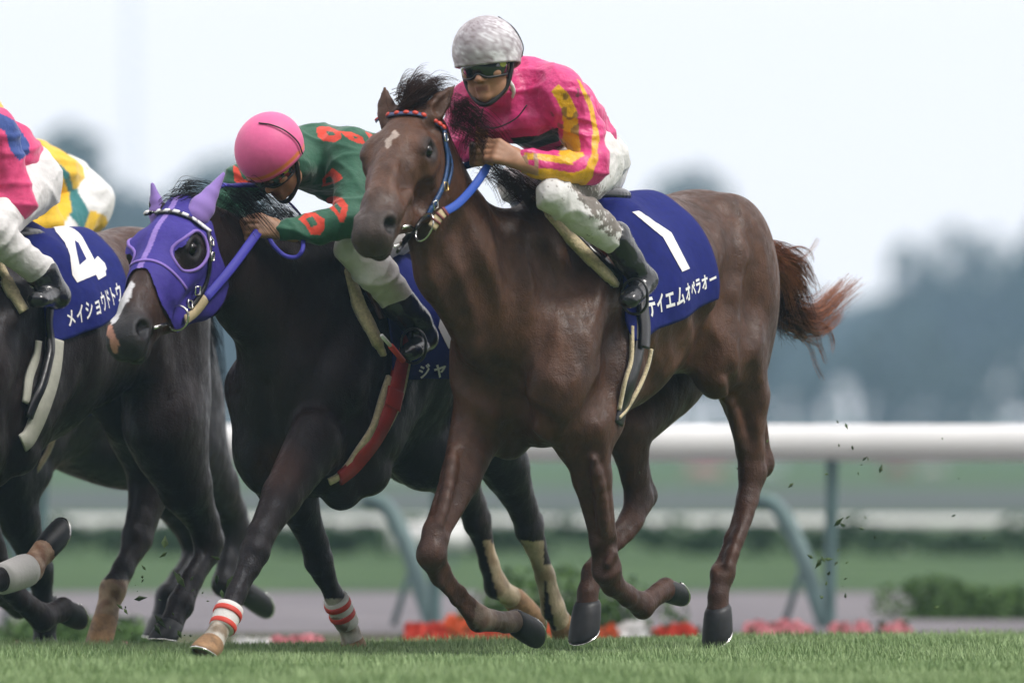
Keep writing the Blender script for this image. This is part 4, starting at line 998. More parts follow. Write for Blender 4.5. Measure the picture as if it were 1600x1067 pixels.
def face_prims(h):
    """frame: X out of the face, Y to the person's left, Z up; origin between the ears at eye level"""
    H = lambda x, y, z: HP(h, x, y, z); Y, X, Z = h['Y'], h['X'], h['Z']; p = []
    E = lambda c, r, k, ax=None: p.append(Prim(H(*c), H(*c) + (Z if ax is None else ax) * 2e-6, r, r, k, Y))   # r = lateral, depth, up
    E((-.010, 0, .035), (.077, .098, .095), .02)
    E((.030, 0, -.035), (.062, .065, .075), .03)
    p.append(cone(H(.02, -.040, -.075), H(.02, .040, -.075), .030, .030, .03)); p.append(cone(H(.045, -.020, -.098), H(.045, .020, -.098), .022, .022, .03))
    E((.078, 0, -.100), (.020, .016, .017), .02)                                      # chin
    p.append(cone(H(.088, 0, .002), H(.106, 0, -.036), .0085, .0115, .010)); E((.108, 0, -.040), (.011, .012, .010), .008)      # nose
    for g in (-1, 1):
        E((.098, g * .014, -.042), (.0085, .010, .0075), .006); E((.066, g * .042, -.022), (.026, .026, .020), .025)   # wings, cheekbones
        p.append(cone(H(.062, g * .012, -.005 + .022), H(.070, g * .045, .022), .011, .010, .015))
        E((.004, g * .078, -.018), (.008, .018, .030), .008)                          # ear
        q_ = Prim(H(.008, g * .087, -.014), H(.008, g * .087, -.014) + Z * 2e-6, (.005, .009, .015), (.005, .009, .015), .006, Y); q_.sub = True; p.append(q_)
        q_ = Prim(H(.109, g * .0075, -.050), H(.109, g * .0075, -.050) + Z * 2e-6, (.0035, .004, .004), (.0035, .004, .004), .004, Y); q_.sub = True; p.append(q_)
    p.append(cone(H(.086, -.018, -.066), H(.086, .018, -.066), .0065, .0065, .008)); p.append(cone(H(.089, -.008, -.065), H(.089, .008, -.065), .0075, .0075, .006))
    p.append(cone(H(.085, -.015, -.078), H(.085, .015, -.078), .0075, .0075, .008))
    q_ = cone(H(.097, -.018, -.0715), H(.097, .018, -.0715), .0022, .0022, .004); q_.sub = True; p.append(q_)
    return p
def skin_paint(v, h, base=(.40, .205, .120)):
    L = hloc(h, v); c = np.tile(np.array(base), (len(v), 1)); n = fnoise(v, 25, 3)
    c *= (1 + .08 * n)[:, None]
    lip = sstep(.004, .0, np.abs(L[:, 2] + .0715) - .007) * (np.abs(L[:, 1]) < .022) * (L[:, 0] > .08)
    c = mix(c, [.26, .085, .07], lip * .7)
    ch = sstep(.03, .0, np.hypot(L[:, 1], L[:, 2] + .03) - .02) * (L[:, 0] > .05); c = mix(c, [.42, .17, .10], ch * .25)
    return c
def helmet_mesh(name, h, m, parent, r=(.118, .132, .120), c=(-.012, 0, .045), front=.010, back=-.045, colors=None, cap=None):
    """shell: r lateral, front-back, up; rim heights at the front and the back"""
    nu, nv = 64, 30; P = []
    for i in range(nu):
        a = 2 * math.pi * i / nu; ca, sa = math.cos(a), math.sin(a)
        rimz = front * (.5 + .5 * ca) + back * (.5 - .5 * ca) + .012 * sa * sa; smin_ = (rimz - c[2]) / r[2]; th1 = math.acos(max(-.95, min(.95, smin_)))
        for j in range(nv):
            th = th1 * j / (nv - 1); fl = 1 + (.035 if j == nv - 1 else .018 if j == nv - 2 else 0) * (1 if ca > -.3 else .4)
            x = r[1] * math.sin(th) * ca * fl; y = r[0] * math.sin(th) * sa * fl; z = r[2] * math.cos(th)
            P.append(HP(h, c[0] + x, c[1] + y, c[2] + z))
    P = np.array(P); Pi = HP(h, *c) + (P - HP(h, *c)) * .955; n = nu * nv; f = []
    for i in range(nu):
        for j in range(nv - 1):
            a, b = i * nv + j, ((i + 1) % nu) * nv + j; f.append((a, a + 1, b + 1, b)); f.append((a + n, b + n, b + 1 + n, a + 1 + n))
        a, b = i * nv + nv - 1, ((i + 1) % nu) * nv + nv - 1; f.append((a, a + n, b + n, b))
    V_ = np.vstack([P, Pi]); C = colors(V_, h) if colors else None
    return mesh(name, V_, np.array(f), m, parent, True, C)
def goggles(h, m, parent, mf, logo=None):
    nu, nv = 28, 9; P = []
    for i in range(nu):
        a = R(-72 + 144 * i / (nu - 1))
        for j in range(nv):
            z = -.036 + .064 * j / (nv - 1); notch = .016 * math.exp(-(a / .22) ** 2) * (1 - j / (nv - 1)); bulge = math.sin(math.pi * j / (nv - 1)) * .007
            P.append(HP(h, (.104 + bulge) * math.cos(a) + .004, (.082 + bulge) * math.sin(a), z + notch))
    P = np.array(P); N = P - HP(h, 0, 0, 0); N /= np.linalg.norm(N, axis=1, keepdims=True)
    g = thick_sheet('goggles', P, N, nu, nv, .010, m, parent)
    edge = [P[i * nv] for i in range(nu)] + [P[i * nv + nv - 1] for i in range(nu - 1, -1, -1)]
    v, f = tube_data([e for e in edge], .0045, 6, True); mesh('goggle_frame', v, f, mf, g)
    if logo:
        a = R(58); c = HP(h, .106 * math.cos(a) + .006, .089 * math.sin(a), .004); n_ = nrm(c - HP(h, 0, 0, .004)); t = nrm(np.cross(n_, h['Z'])); b = np.cross(n_, t)
        vs = [c + n_ * .004] + [c + n_ * .004 + (t * math.cos(x) + b * math.sin(x)) * .013 for x in np.linspace(0, 6.283, 19)[:-1]]
        mesh('goggle_badge', vs, [(0, i + 1, (i + 1) % 18 + 1) for i in range(18)], logo, g)
    for s in (-1, 1):
        a = [HP(h, .030, s * .083, .006), HP(h, -.02, s * .094, .012), HP(h, -.07, s * .085, .018)]; N2 = [h['Y'] * s] * 3
        ribbon('goggle_strap', a, N2, .018, .003, mf, g)
    return g
def skin(name, prims, h, m, parent, paint=None, off=0.0, wr=None, rl=1, cutmask=None):
    v, q = solid(prims, h, off); v = relax(v, q, rl, .35)
    if wr:
        e = 1e-3; n = grad(prims, v, .004); d = sum((a * fnoise(v * np.array(st), s, sd_)) if a > 0 else (-a * np.clip(1 - 1.6 * np.abs(fnoise(v * np.array(st), s, sd_)), 0, 1) ** 1.5) for (s, a, sd_, st) in wr); v = relax(v + n * (.62 * d)[:, None], q, 3, .5)
    if cutmask is not None: v, q, _ = keep(v, q, cutmask(v))
    return mesh(name, v, q, m, parent, True, paint(v) if paint else np.tile(np.array([.5, .5, .5]), (len(v), 1)))
# ------------------------------------------------------------------ rider on the chestnut
J = FA.J; l = FA.l
per_a = empty('person', J(940, 250, 0), 'jockey in a pink and yellow jersey, mud-spattered white helmet and dark goggles, riding in front', 'person', 'jockeys')
hr = head_frame(at(762, 101, J(766, 92, 0)[1] - .02), 19, 9, 5); hr['s'] = 1.0
torso = chain([J(815, 160, 0), J(864, 180, 0), J(908, 220, 0)], [(.170, .105, .11), (.155, .112, .1), (.125, .098, .1)], .06, l)
torso += [cone(J(868, 138, .15), J(830, 128, .05), .070, .07, .06, l), cone(J(738, 160, -.15), J(790, 140, -.05), .070, .07, .06, l), ell(J(800, 190, 0), (.14, .09, .08), .06, u=l)]
arm_l = chain([J(878, 148, .19), J(908, 200, .22), J(926, 256, .28)], [.078, .068, .056], .03, None, .06) + chain([J(926, 262, .28), J(878, 264, .24), J(822, 254, .15)], [.055, .050, .038], .02)
arm_r = chain([J(734, 165, -.19), J(722, 200, -.20), J(724, 226, -.16)], [.072, .060, .050], .03, None, .06) + chain([J(724, 226, -.16), J(752, 236, -.08)], [.050, .040], .02)
neck = [cone(J(815, 140, 0), HP(hr, -.02, 0, -.06), .062, .056, .03)]
leg_l = chain([J(918, 256, .09), J(896, 284, .17), J(866, 306, .22)], [.118, .085, .058], .03, None, .06) + chain([J(866, 308, .22), J(912, 338, .27), J(972, 384, .30)], [.058, .060, .046], .02)
leg_r = chain([J(930, 262, -.09), J(862, 280, -.17), J(806, 288, -.20)], [.118, .09, .060], .03, None, .06) + chain([J(806, 290, -.20), J(850, 350, -.30)], [.058, .045], .02)
butt = [ell(J(918, 250, .08), (.085, .10, .105), .05, u=l), ell(J(914, 250, -.08), (.085, .10, .105), .05, u=l)]
foot_l = chain([J(962, 372, .30), J(984, 408, .31), J(1004, 436, .32)], [.054, .044, .042], .02) + [cone(J(1008, 442, .32), J(984, 468, .35), (.038, .034), (.034, .026), .03, l)]
foot_r = chain([J(850, 350, -.30), J(868, 400, -.31)], [.05, .042], .02) + [cone(J(868, 402, -.31), J(848, 430, -.33), (.038, .034), (.034, .026), .03, l)]
WL, KL = J(812, 251, .14), J(776, 236, .08); hl = hand_prims(WL, KL, V(.1, -.35, -1), V(-.3, .9, -.3), 1.12)
WR, KR = J(756, 238, -.07), J(752, 242, -.03) + FA.f * .05; hr_ = hand_prims(WR, KR, V(0, 0, -1), V(.5, .5, -.2), 1.05)
# one continuous body, a little slimmer than the clothes, with bare head and hands
def shrink(ps, d):
    out = []
    for p in ps:
        q = Prim(p.a, p.a + p.W * max(p.L, 2e-6), np.maximum(p.ra - d, .01), np.maximum(p.rb - d, .01), p.k, p.U); q.sub = p.sub; out.append(q)
    return out
bodyp = shrink(torso + arm_l + arm_r + leg_l + leg_r + butt + foot_l + foot_r, .014) + neck + face_prims(hr) + hl + hr_
skin('body', bodyp, .0045, M['skin'], per_a, lambda v: skin_paint(v, hr))
PINK, YEL, GRN, MUD, BEI = np.array([.72, .045, .22]), np.array([.80, .42, .015]), np.array([.015, .045, .038]), np.array([.16, .10, .07]), np.array([.50, .30, .20])
def paint_jersey_a(v):
    X = proj(v); n = fnoise(v, 22, 4); n3 = fnoise(v, 60, 6); c = np.tile(PINK, (len(v), 1)); front = v[:, 1] < J(860, 180, .0)[1] + .25
    Xw = X + np.stack([n, n], -1) * 1.0
    c[inpoly(Xw, [(796, 214), (840, 212), (872, 200), (874, 220), (840, 232), (806, 228)]) & front] = GRN
    c[inpoly(Xw, [(860, 142), (872, 132), (888, 146), (902, 175), (905, 210), (906, 236), (880, 246), (850, 244), (818, 240), (818, 248), (850, 252), (896, 258), (884, 240), (884, 205), (880, 170)])] = YEL
    c[inpoly(Xw, [(862, 142), (872, 133), (886, 146), (900, 172), (903, 205), (905, 236), (880, 248), (872, 240), (880, 210), (878, 172)])] = YEL
    c[inpoly(Xw, [(820, 239), (884, 244), (910, 236), (914, 244), (890, 255), (850, 251), (820, 246)])] = YEL
    c[inpoly(Xw, [(901, 124), (906, 126), (925, 160), (936, 215), (934, 250), (926, 275), (905, 300), (850, 290), (815, 272), (815, 261), (855, 263), (895, 270), (916, 262), (924, 240), (926, 205), (918, 165)])] = YEL
    c[inpoly(Xw, [(744, 196), (764, 206), (764, 236), (742, 236)])] = YEL * np.array([.7, .5, 1])
    c[inpoly(Xw, [(816, 244), (824, 240), (824, 272), (816, 272)]) | inpoly(X, [(834, 240), (840, 240), (842, 275), (835, 275)])] = BEI
    md = (inpoly(X, [(858, 138), (905, 138), (905, 236), (866, 240)]) & (n3 + .6 * n > .55)); c[md] = c[md] * .35 + MUD * .5
    g = sstep(.2, 1.2, n3 + n) * .35; return mix(c, c * np.array([.62, .6, .7]), g)
skin('jersey', torso + arm_l + arm_r + [cone(J(815, 145, 0), HP(hr, -.035, 0, -.085), .075, .064, .05)], .0042, M['silk'], per_a, paint_jersey_a, 0.0, [(8, .007, 1, (1, 1, 1.8)), (7, -.016, 21, (1, 1, 2.2)), (11, -.010, 22, (1.8, 1, 1)), (19, .003, 2, (1, 1, 1))])
tube('collar', [HP(hr, -.030, 0, -.080) + .066 * (l * math.cos(a) + nrm(V(-.1, -.5, .6)) * math.sin(a) * .9) + V(.01, 0, -.01) for a in np.linspace(0, 6.283, 25)[:-1]], .008, M['white_print'], per_a, 8, True)
def paint_breech(mud=1.0, px=None):
    def f(v):
        c = np.tile(np.array([.72, .71, .70]), (len(v), 1)); n = .5 * fnoise(v, 30, 7) + .8 * fnoise(v, 120, 8) + .5 * fnoise(v, 260, 9); X = proj(v)
        if px:
            d = np.min([np.hypot(X[:, 0] - x, X[:, 1] - y) - r for x, y, r in px], 0); m_ = sstep(20, -8, d) * 1.9 - 1.0
            c = mix(c, [.10, .075, .055], sstep(.0, .25, n * .8 + m_) * .85)
        return mix(c, [.45, .42, .38], sstep(.6, 1.6, n) * .15)
    return f
skin('breeches', leg_l + leg_r + butt + [cone(J(908, 225, 0), J(925, 242, 0), (.12, .1), (.13, .1), .05, l)], .005, M['white_cloth'], per_a, paint_breech(1, [(905, 290, 12), (922, 302, 16), (942, 320, 16), (958, 345, 14), (968, 360, 10)]), 0.0, [(8, .006, 3, (1, 1, 1.3)), (8, -.014, 23, (1, 1, 2)), (14, -.007, 24, (1.5, 1, 1))])
def paint_black(v): return np.tile(np.array([.012, .012, .013]), (len(v), 1))
skin('boot', foot_l, .005, M['boot'], per_a, paint_black, .004, [(16, .004, 5, (1, 1, 2))]); skin('boot', foot_r, .008, M['boot'], per_a, paint_black, .004)
def stirrup(J0, parent):
    pts = [J0 + l * .05 * math.cos(a) + V(0, 0, 1) * (.05 * math.sin(a) + (.02 if a < 3.14 else 0)) for a in np.linspace(0, 6.283, 25)[:-1]]
    tube('stirrup_iron', pts, .005, M['black_leather'], parent, 8, True)
stirrup(J(992, 468, .34), root_a); stirrup(J(856, 425, -.32), root_a)
def helm_a(v, h):
    L = hloc(h, v); n = fnoise(v, 38, 9) * .35 + fnoise(v, 130, 10) * .5 + fnoise(v, 300, 12) * .6; fr_ = sstep(.075, -.03, np.abs(L[:, 1] + .01) - .015) * sstep(-.04, .03, L[:, 0])
    c = np.tile(np.array([.80, .80, .84]), (len(v), 1)); c = mix(c, [.30, .25, .28], sstep(-1.3, .5, n + fr_ * .9 - .2) * .8); c = mix(c, [.16, .11, .11], sstep(.5, 1.2, n + fr_ * .5) * .6)
    return c
helmet_mesh('helmet', hr, M['helmet'], per_a, colors=helm_a)
gl = mat('yellow_badge', (.45, .50, .06), .4)
goggles(hr, M['lens'], per_a, M['strap'], gl)
hp = lambda x, y, z: HP(hr, x, y, z)
tube('chin_strap', catmull([hp(-.01, .088, .02), hp(.014, .084, -.03), hp(.035, .064, -.085), hp(.072, .02, -.124), hp(.072, -.02, -.124), hp(.035, -.064, -.085), hp(.014, -.084, -.03), hp(-.01, -.088, .02)], 5), .0085, M['strap'], per_a, 8)
tube('helmet_cord', catmull([hp(-.03, .115, .01), hp(-.035, .122, .05), hp(-.03, .10, .11), hp(-.03, .05, .155)], 5), .0022, M['strap'], per_a, 6)
tube('neck_cord', catmull([J(772, 170, -.0) + FA.f * .07, J(778, 192, 0) + FA.f * .11, J(800, 202, .02) + FA.f * .12, J(826, 188, .08) + FA.f * .09, J(838, 165, .12) + FA.f * .06], 6), .0025, M['strap'], per_a, 6)
# ------------------------------------------------------------------ the dark horse in the purple hood
FB = Frame(606, .35, (-.52, -.854)); HB = head_frame(at(278, 305, -.58), 20, 38.5, 8); HB['s'] = 1.27
J = FB.J; l = FB.l; B = {}
B['torso'] = torso_prims(FB, dict(dz=-.15, pitch=-.04, bw=.80))
B['neck'] = chain([FB.T(.40, 0, 1.12), J(452, 478, -.02), J(395, 435, -.05), HP(HB, .03, 0, -.12)], [(.150, .31, .2), (.145, .265, .2), (.115, .200, .1), (.095, .135, .08)], .07, l)
lfB = [J(492, 690, .18), J(440, 775, .18), J(408, 835, .18), J(398, 862, .18), J(389, 885, .18), J(370, 925, .18), J(356, 962, .18), J(338, 992, .18), J(332, 1004, .18)]
rfB = [J(440, 700, -.17), J(468, 790, -.17), J(492, 850, -.17), J(498, 876, -.17), J(506, 896, -.17), J(522, 930, -.17), J(536, 962, -.17), J(548, 990, -.17), J(550, 1000, -.17)]
rhB = [J(660, 690, -.15), J(712, 745, -.15), J(738, 790, -.15), J(746, 815, -.15), J(752, 835, -.15), J(764, 880, -.15), J(775, 915, -.15), J(795, 930, -.15), J(803, 935, -.15)]
lhB = [J(740, 640, .15), J(790, 730, .15), J(818, 795, .15), J(827, 826, .15), J(836, 850, .15), J(852, 900, .15), J(864, 950, .15), J(872, 964, .15), J(875, 970, .15)]
B['legs'] = leg_prims(lfB, FORE_R, u=l) + leg_prims(rfB, FORE_R, u=l) + leg_prims(rhB, HIND_R, u=l) + leg_prims(lhB, HIND_R, u=l)
B['legs'] += [ell(J(838, 815, .15), (.022, .032, .04), .03, u=l), ell(J(668, 715, .1), (.12, .16, .12), .09, u=l), ell(J(640, 700, -.1), (.10, .14, .13), .09, u=l)]
B['head'] = head_prims(HB); ebr, ebl = HP(HB, .035, -.060, -.04), HP(HB, .035, .060, -.04)
B['ears'] = ear_prims(HB, ebr, at(237, 298, ebr[1]), .028, False) + ear_prims(HB, ebl, at(342, 288, ebl[1] + .05), .034, False)
root_b = empty('horse', FB.O, 'dark horse in a purple hood with lavender ears, white stripe down its nose', 'horse', 'racehorses galloping in a bunch')
def paint_dark(P, h, base=(.011, .007, .0065), base2=(.019, .010, .008)):
    n = fnoise(P, 4, 31); return mix(np.array(base), np.array(base2), np.clip(.5 + .5 * n, 0, 1))
def paint_b(P):
    c = paint_dark(P, HB); c, L, inh = head_paint(P, c, HB, [.028, .026, .026], .9); n = fnoise(P, 40, 32)
    c = mix(c, [.055, .026, .016], inh * sstep(.22, .36, L[:, 0]) * sstep(.52, .42, L[:, 0]) * .7)
    X = proj(P); fr_ = inh & (P[:, 1] < -.6)
    b = inpoly(X + n[:, None] * 1.2, [(207, 438), (210, 445), (206, 462), (194, 480), (184, 500), (175, 508), (173, 500), (182, 480), (194, 458), (202, 442)]) & fr_; c[b] = [.62, .62, .64]
    b = inpoly(X + n[:, None] * 1.5, [(168, 510), (175, 507), (179, 522), (186, 535), (186, 550), (180, 554), (174, 545), (172, 530), (165, 522)]) & fr_; c[b] = [.48, .24, .17]
    # reddish highlight painted into the near forearm, muddy and white lower legs
    Z = X; red = sstep(60, 10, np.hypot(X[:, 0] - 440, X[:, 1] - 730)) * (P[:, 1] < .2); c = mix(c, [.060, .024, .014], red * .7)
    wh = ((X[:, 1] > 948) & (X[:, 0] < 380) & (X[:, 0] > 290)) | ((X[:, 1] > 935) & (X[:, 0] > 505) & (X[:, 0] < 600)); k = wh & (P[:, 1] < .8)
    c[k] = mix(np.array([.55, .52, .47]), np.array([.25, .19, .13]), sstep(-.5, 1, n))[k]
    bb = (P[:, 1] > .2) & (P[:, 2] < .5) & (((X[:, 0] > 740) & (X[:, 0] < 850) & (X[:, 0] - 757 > (900 - X[:, 1]) * -.25) & (X[:, 1] > 845 + n * 6) & (X[:, 0] > 752 + (X[:, 1] - 840) * .28)) | ((X[:, 0] > 846 + (X[:, 1] - 880) * .22) & (X[:, 1] > 882 + n * 5)))
    c[bb] = mix(np.array([.50, .40, .27]), np.array([.30, .22, .13]), sstep(-.5, 1, n))[bb]
    return c
B['all'] = B['torso'] + B['neck'] + B['legs'] + B['head'] + B['ears']
v, q = solid(B['all'], .0085); v = relax(v, q, 1, .35); mesh('body', v, q, M['darkbay'], root_b, True, paint_b(v))
hoof(lfB[6], lfB[8], J(316, 1034, .18), .048, M['horn_pale'], root_b, M['steel'])
hoof(rfB[6], rfB[8], J(560, 1032, -.17), .048, M['horn_pale'], root_b, M['steel'])
hoof(rhB[6], rhB[8], J(838, 952, -.15), .050, M['horn_pale'], root_b, M['steel'])
hoof(lhB[6], lhB[8], J(890, 985, .15), .048, M['horn_pale'], root_b, M['steel'])
horse_eye(HB, root_b)
# bandages with red bands round the fetlocks
M['bandage'] = mat('white_bandage', (.72, .70, .68), .8, bump=(80, .5, .004)); M['red_tape'] = mat('red_tape', (.62, .05, .03), .6)
def band(name, a, b, r0, r1, m, parent, n=20):
    a, b = np.asarray(a), np.asarray(b); v, f = tube_data([a, a + (b - a) * .15, a + (b - a) * .85, b], [r0 * .97, r0, r1, r1 * .97], n); return mesh(name, v, f, m, parent)
bd = band('bandage', J(360, 948, .18), J(346, 982, .18), .048, .044, M['bandage'], root_b)
band('red_band', J(357, 955, .18), J(354, 962, .18), .051, .051, M['red_tape'], bd); band('red_band', J(350, 974, .18), J(347, 981, .18), .048, .047, M['red_tape'], bd)
bd = band('bandage', J(524, 934, -.17), J(543, 975, -.17), .046, .044, M['bandage'], root_b)
band('red_band', J(526, 940, -.17), J(529, 947, -.17), .049, .049, M['red_tape'], bd); band('red_band', J(533, 956, -.17), J(536, 963, -.17), .048, .048, M['red_tape'], bd)
# cloth, number 2
drB = Drape(FB, B['torso'], 1.07); q = drB.inv([(530, 398), (612, 590), (742, 580)]); f1, r1 = q[1], q[2]
clB = Cloth(drB, (f1[0] + .06, 0), (f1[0], f1[1]), (r1[0], 0), (r1[0], r1[1])); clB.build(M['cloth_blue'], root_b, 34, 80)
uv = uv_of(clB, dens([(672, 462), (690, 462), (706, 480), (706, 497), (698, 508), (716, 540), (700, 545), (684, 512), (688, 492), (680, 478)], 3)); clB.poly('number', uv, M['white_print'], 14)
tq = uv_of(clB, [(655, 600), (655, 572), (735, 580), (735, 556)]); clB.text('ジャ', M['white_print'], (tq[0][0], tq[0][0] + (.965 - tq[0][0]) * .42, tq[0][1], tq[1][1], tq[2][1], tq[3][1]), .03)
rib_on('numnah_pad', drB, [(527, 408), (545, 446), (562, 486), (580, 525), (594, 556)], [.022] * 6 + [.045] * 10 + [.05] * 12 + [.045] * 6 + [.035, .03, .02, .02, .02, .015, .012], .022, M['fleece'], root_b, .006)
rib_on('saddle_flap', drB, [(535, 400), (560, 436), (580, 470), (592, 500)], .022, .012, M['brown_leather'], root_b, .010)
rib_on('girth_edge', drB, [(606, 590), (590, 640), (566, 690), (530, 738), (512, 750)], .028, .012, M['fleece'], root_b, .006)
rib_on('girth_edge', drB, [(636, 560), (622, 622), (600, 672), (566, 716), (535, 745)], .022, .012, M['fleece'], root_b, .006)
M['girth_red'] = mat('red_girth_webbing', (.36, .022, .015), .5, bump=(200, .4, .003), noise=(14, .25))
rib_on('girth_strap', drB, [(632, 520), (622, 575), (610, 630), (586, 680), (552, 724), (526, 745)], .062, .014, M['girth_red'], root_b, .010)
rib_on('girth_buckle_guard', drB, [(612, 612), (606, 640)], .070, .004, M['red_trim'], root_b, .026)
sp = [ell(FB.T(.10, 0, 1.40), (.11, .24, .045), .03, u=FB.l), ell(FB.T(-.16, 0, 1.42), (.10, .07, .05), .04, u=FB.l)]
v, q_ = solid(sp, .012); mesh('saddle', v, q_, M['brown_leather'], root_b)
# hood: stretch cloth over the head with piped eye holes
M['hood'] = mat('purple_hood_cloth', attr=True, rough=.75, noise=(60, .08), bump=(11, .35, .03), bump2=(400, .25, .002))
M['lav'] = mat('lavender_piping', (.24, .15, .52), .7)
PUR, LAV = np.array([.036, .022, .255]), np.array([.30, .20, .60])
hp_ = [p for p in B['head']]; v, q = solid(hp_, .0050, .007); v = relax(v, q, 2, .5); L = hloc(HB, v)
eyec = np.array([.200, -.052])
low = lambda y: .335 - 1.5 * np.clip(np.abs(y) - .0, 0, .09) * 0 + .10 * sstep(.015, .085, np.abs(y))
def hood_ok(L): return (L[:, 0] > -.01) & (L[:, 0] < low(L[:, 1])) & (L[:, 2] > -.255) & ~((np.hypot((L[:, 0] - eyec[0]) / .068, (L[:, 2] - eyec[1]) / .040) < 1) & (np.abs(L[:, 1]) > .045))
k = hood_ok(L); vv, qq, u = keep(v, q, k); L2 = L[u]; cc = np.tile(PUR, (len(vv), 1)); cc[np.abs(L2[:, 1]) < .009] = LAV * .9
mesh('hood', vv, qq, M['hood'], root_b, True, cc)
hood_o = col.objects[-1] if False else [o for o in root_b.children if o.name.startswith('hood')][0]
def on_head(ps, lift):
    """points given as (x along the head, y across, z) pushed onto the head surface from outside"""
    out = []
    for x, y, z in ps:
        o_ = HP(HB, x, y * 2.5, z * 1.0 + (.12 if abs(y) < .06 else 0) ); c_ = HP(HB, x, 0, -.09); out.append(march(hp_, [o_], [nrm(c_ - o_)], 0, .4)[0])
    out = np.array(out); N = grad(hp_, out); return out + N * lift, N
for g in (-1, 1):
    O_ = np.array([HP(HB, eyec[0] + .068 * math.cos(a), g * .26, eyec[1] + .040 * math.sin(a)) for a in np.linspace(0, 6.283, 33)[:-1]]); P = march(hp_, O_, np.repeat(-g * HB['Y'][None], 32, 0), 0, .4); P = P + grad(hp_, P) * .008
    v_, f_ = tube_data(P, .0062, 8, True); mesh('eye_piping', v_, f_, M['lav'], hood_o)
P, N = see(hp_, catmull([(207, 416), (218, 411), (236, 410), (256, 418), (276, 436), (292, 458), (302, 480)], 6), .008); ribbon('lower_piping', P, N, .012, .004, M['lav'], hood_o)
for (b0, t0, w) in ((ebr, at(238, 288, ebr[1]), .032), (ebl, at(349, 272, ebl[1] + .05), .040)):
    v_, q_ = solid(ear_prims(HB, b0 + (t0 - b0) * -.02, t0, w, False, True), .005, .004); mesh('hood_ear', v_, q_, mat('lavender_ear_cloth', (.30, .19, .56), .75, sheen=.3), hood_o)
# bridle
hb2 = hp_ + []
c_ = catmull([(233, 338), (242, 336), (254, 336), (275, 338), (296, 347), (312, 358), (324, 368)], 8); P, N = see(hb2, c_, .012); ribbon('browband', P, N, .020, .006, M['black_leather'], root_b)
for i in range(11):
    kk = (i + .5) / 11 * (len(P) - 1); a = int(kk); t = nrm(P[min(a + 1, len(P) - 1)] - P[max(a - 1, 0)]); s_ = np.cross(t, N[a]); c = P[a] + (P[min(a + 1, len(P) - 1)] - P[a]) * (kk - a) + N[a] * .007
    mb = MB(); mb.box(c, t, s_, N[a], .0115, .0075, .003); mb.build('stud', M['white_print'], root_b)
def astrap(name, pr, px, w, th, m, parent, lift): return strap(name, pr, px, w, th, m, parent, lift)
astrap('cheekpiece', hb2, [(322, 366), (323, 392), (322, 420), (316, 446), (306, 466), (294, 482)], .018, .008, M['steel'] if False else M['black_leather'], root_b, .010)
for (x, y) in ((323, 380), (324, 402), (303, 452), (290, 478)):
    P, N = see(hb2, [(x, y), (x, y + 8)], .020); t = nrm(P[1] - P[0]); s_ = np.cross(t, N[0]); c = P[0]
    tube('buckle', [c + t * .014 + s_ * .011, c - t * .014 + s_ * .011, c - t * .014 - s_ * .011, c + t * .014 - s_ * .011], .0038, M['steel'], root_b, 6, True)
P, N = see(hb2, [(270, 496)], .022); c = P[0]; bitb = c; xa = nrm(V(.80, -.5, .40)); za = nrm(V(-.35, .1, .9))
tube('bit_ring', [c + xa * .045 * math.cos(a) + za * .040 * math.sin(a) for a in np.linspace(0, 6.283, 28)[:-1]], .0045, M['steel'], root_b, 8, True)
P, N = see(hb2, [(238, 512), (248, 508), (258, 505)], .006); tube('bit_mouthpiece', P, .0060, M['steel'], root_b)
P, N = see(hb2, catmull([(282, 500), (296, 490), (308, 478), (316, 466)], 5), .016); ribbon('rein_end', P, N, .036, .006, M['canvas'], root_b)
M['rein_purple'] = mat('violet_blue_rein', (.040, .035, .38), .6, bump=(300, .5, .003))
hB = J(405, 360, .06); e0 = P[-1]
rp = catmull([e0, e0 * .5 + hB * .5 + V(0, -.02, -.01), hB], 8); ribbon('rein', rp, np.repeat(nrm(V(.3, -.9, .2))[None], len(rp), 0), .034, .005, M['rein_purple'], root_b)
rp = catmull([HP(HB, .10, -.09, -.10), at(330, 300, -.45), at(366, 291, -.35), at(410, 292, -.25), at(440, 308, -.15), at(468, 335, -.05), at(470, 345, -.02)], 8); ribbon('rein', rp, np.repeat(nrm(V(.0, -.7, .7))[None], len(rp), 0), .026, .005, M['rein_purple'], root_b)
rp = catmull([hB + V(.03, .02, -.02), at(428, 384, hB[1]), at(444, 399, hB[1]), at(462, 402, hB[1]), at(472, 392, hB[1]), at(474, 376, hB[1] + .03)], 8); ribbon('rein_loop', rp, np.repeat(nrm(V(.1, -.95, .2))[None], len(rp), 0), .016, .005, M['rein_purple'], root_b)
# mane
S = []
for i, (x, y) in enumerate([(352, 306), (375, 315), (400, 325), (425, 345), (455, 368), (490, 385), (515, 392)]):
    c = J(x, y + 8, -.03); S += strands([c, c + V(0, 0, .03) + FB.l * .03, c + FB.l * .08 - V(0, 0, .03) - FB.f * .03, c + FB.l * .12 - V(0, 0, .11) - FB.f * .05], 100, .014, .024, 60 + i)
c = HP(HB, .0, 0, -.0); S += strands([c, c + V(.03, 0, .015), c + V(.08, .06, .01), c + V(.15, .12, -.03)], 120, .012, .02, 70)
hair('mane', S, M['black_hair'], root_b, .0013)
S = strands([FB.T(-.78, 0, 1.28), FB.T(-.95, 0, 1.26), FB.T(-1.15, 0, 1.05), FB.T(-1.3, 0, .8)], 260, .05, .03, 75); hair('tail', S, M['black_hair'], root_b, .0016)
per_b = empty('person', J(640, 330, 0), 'crouching jockey in a pink helmet and green jersey patterned with red diamonds, white breeches', 'person', 'jockeys')
hr = head_frame(at(429, 250, J(424, 262, 0)[1] - .02), 30, 47, 8); l = FB.l
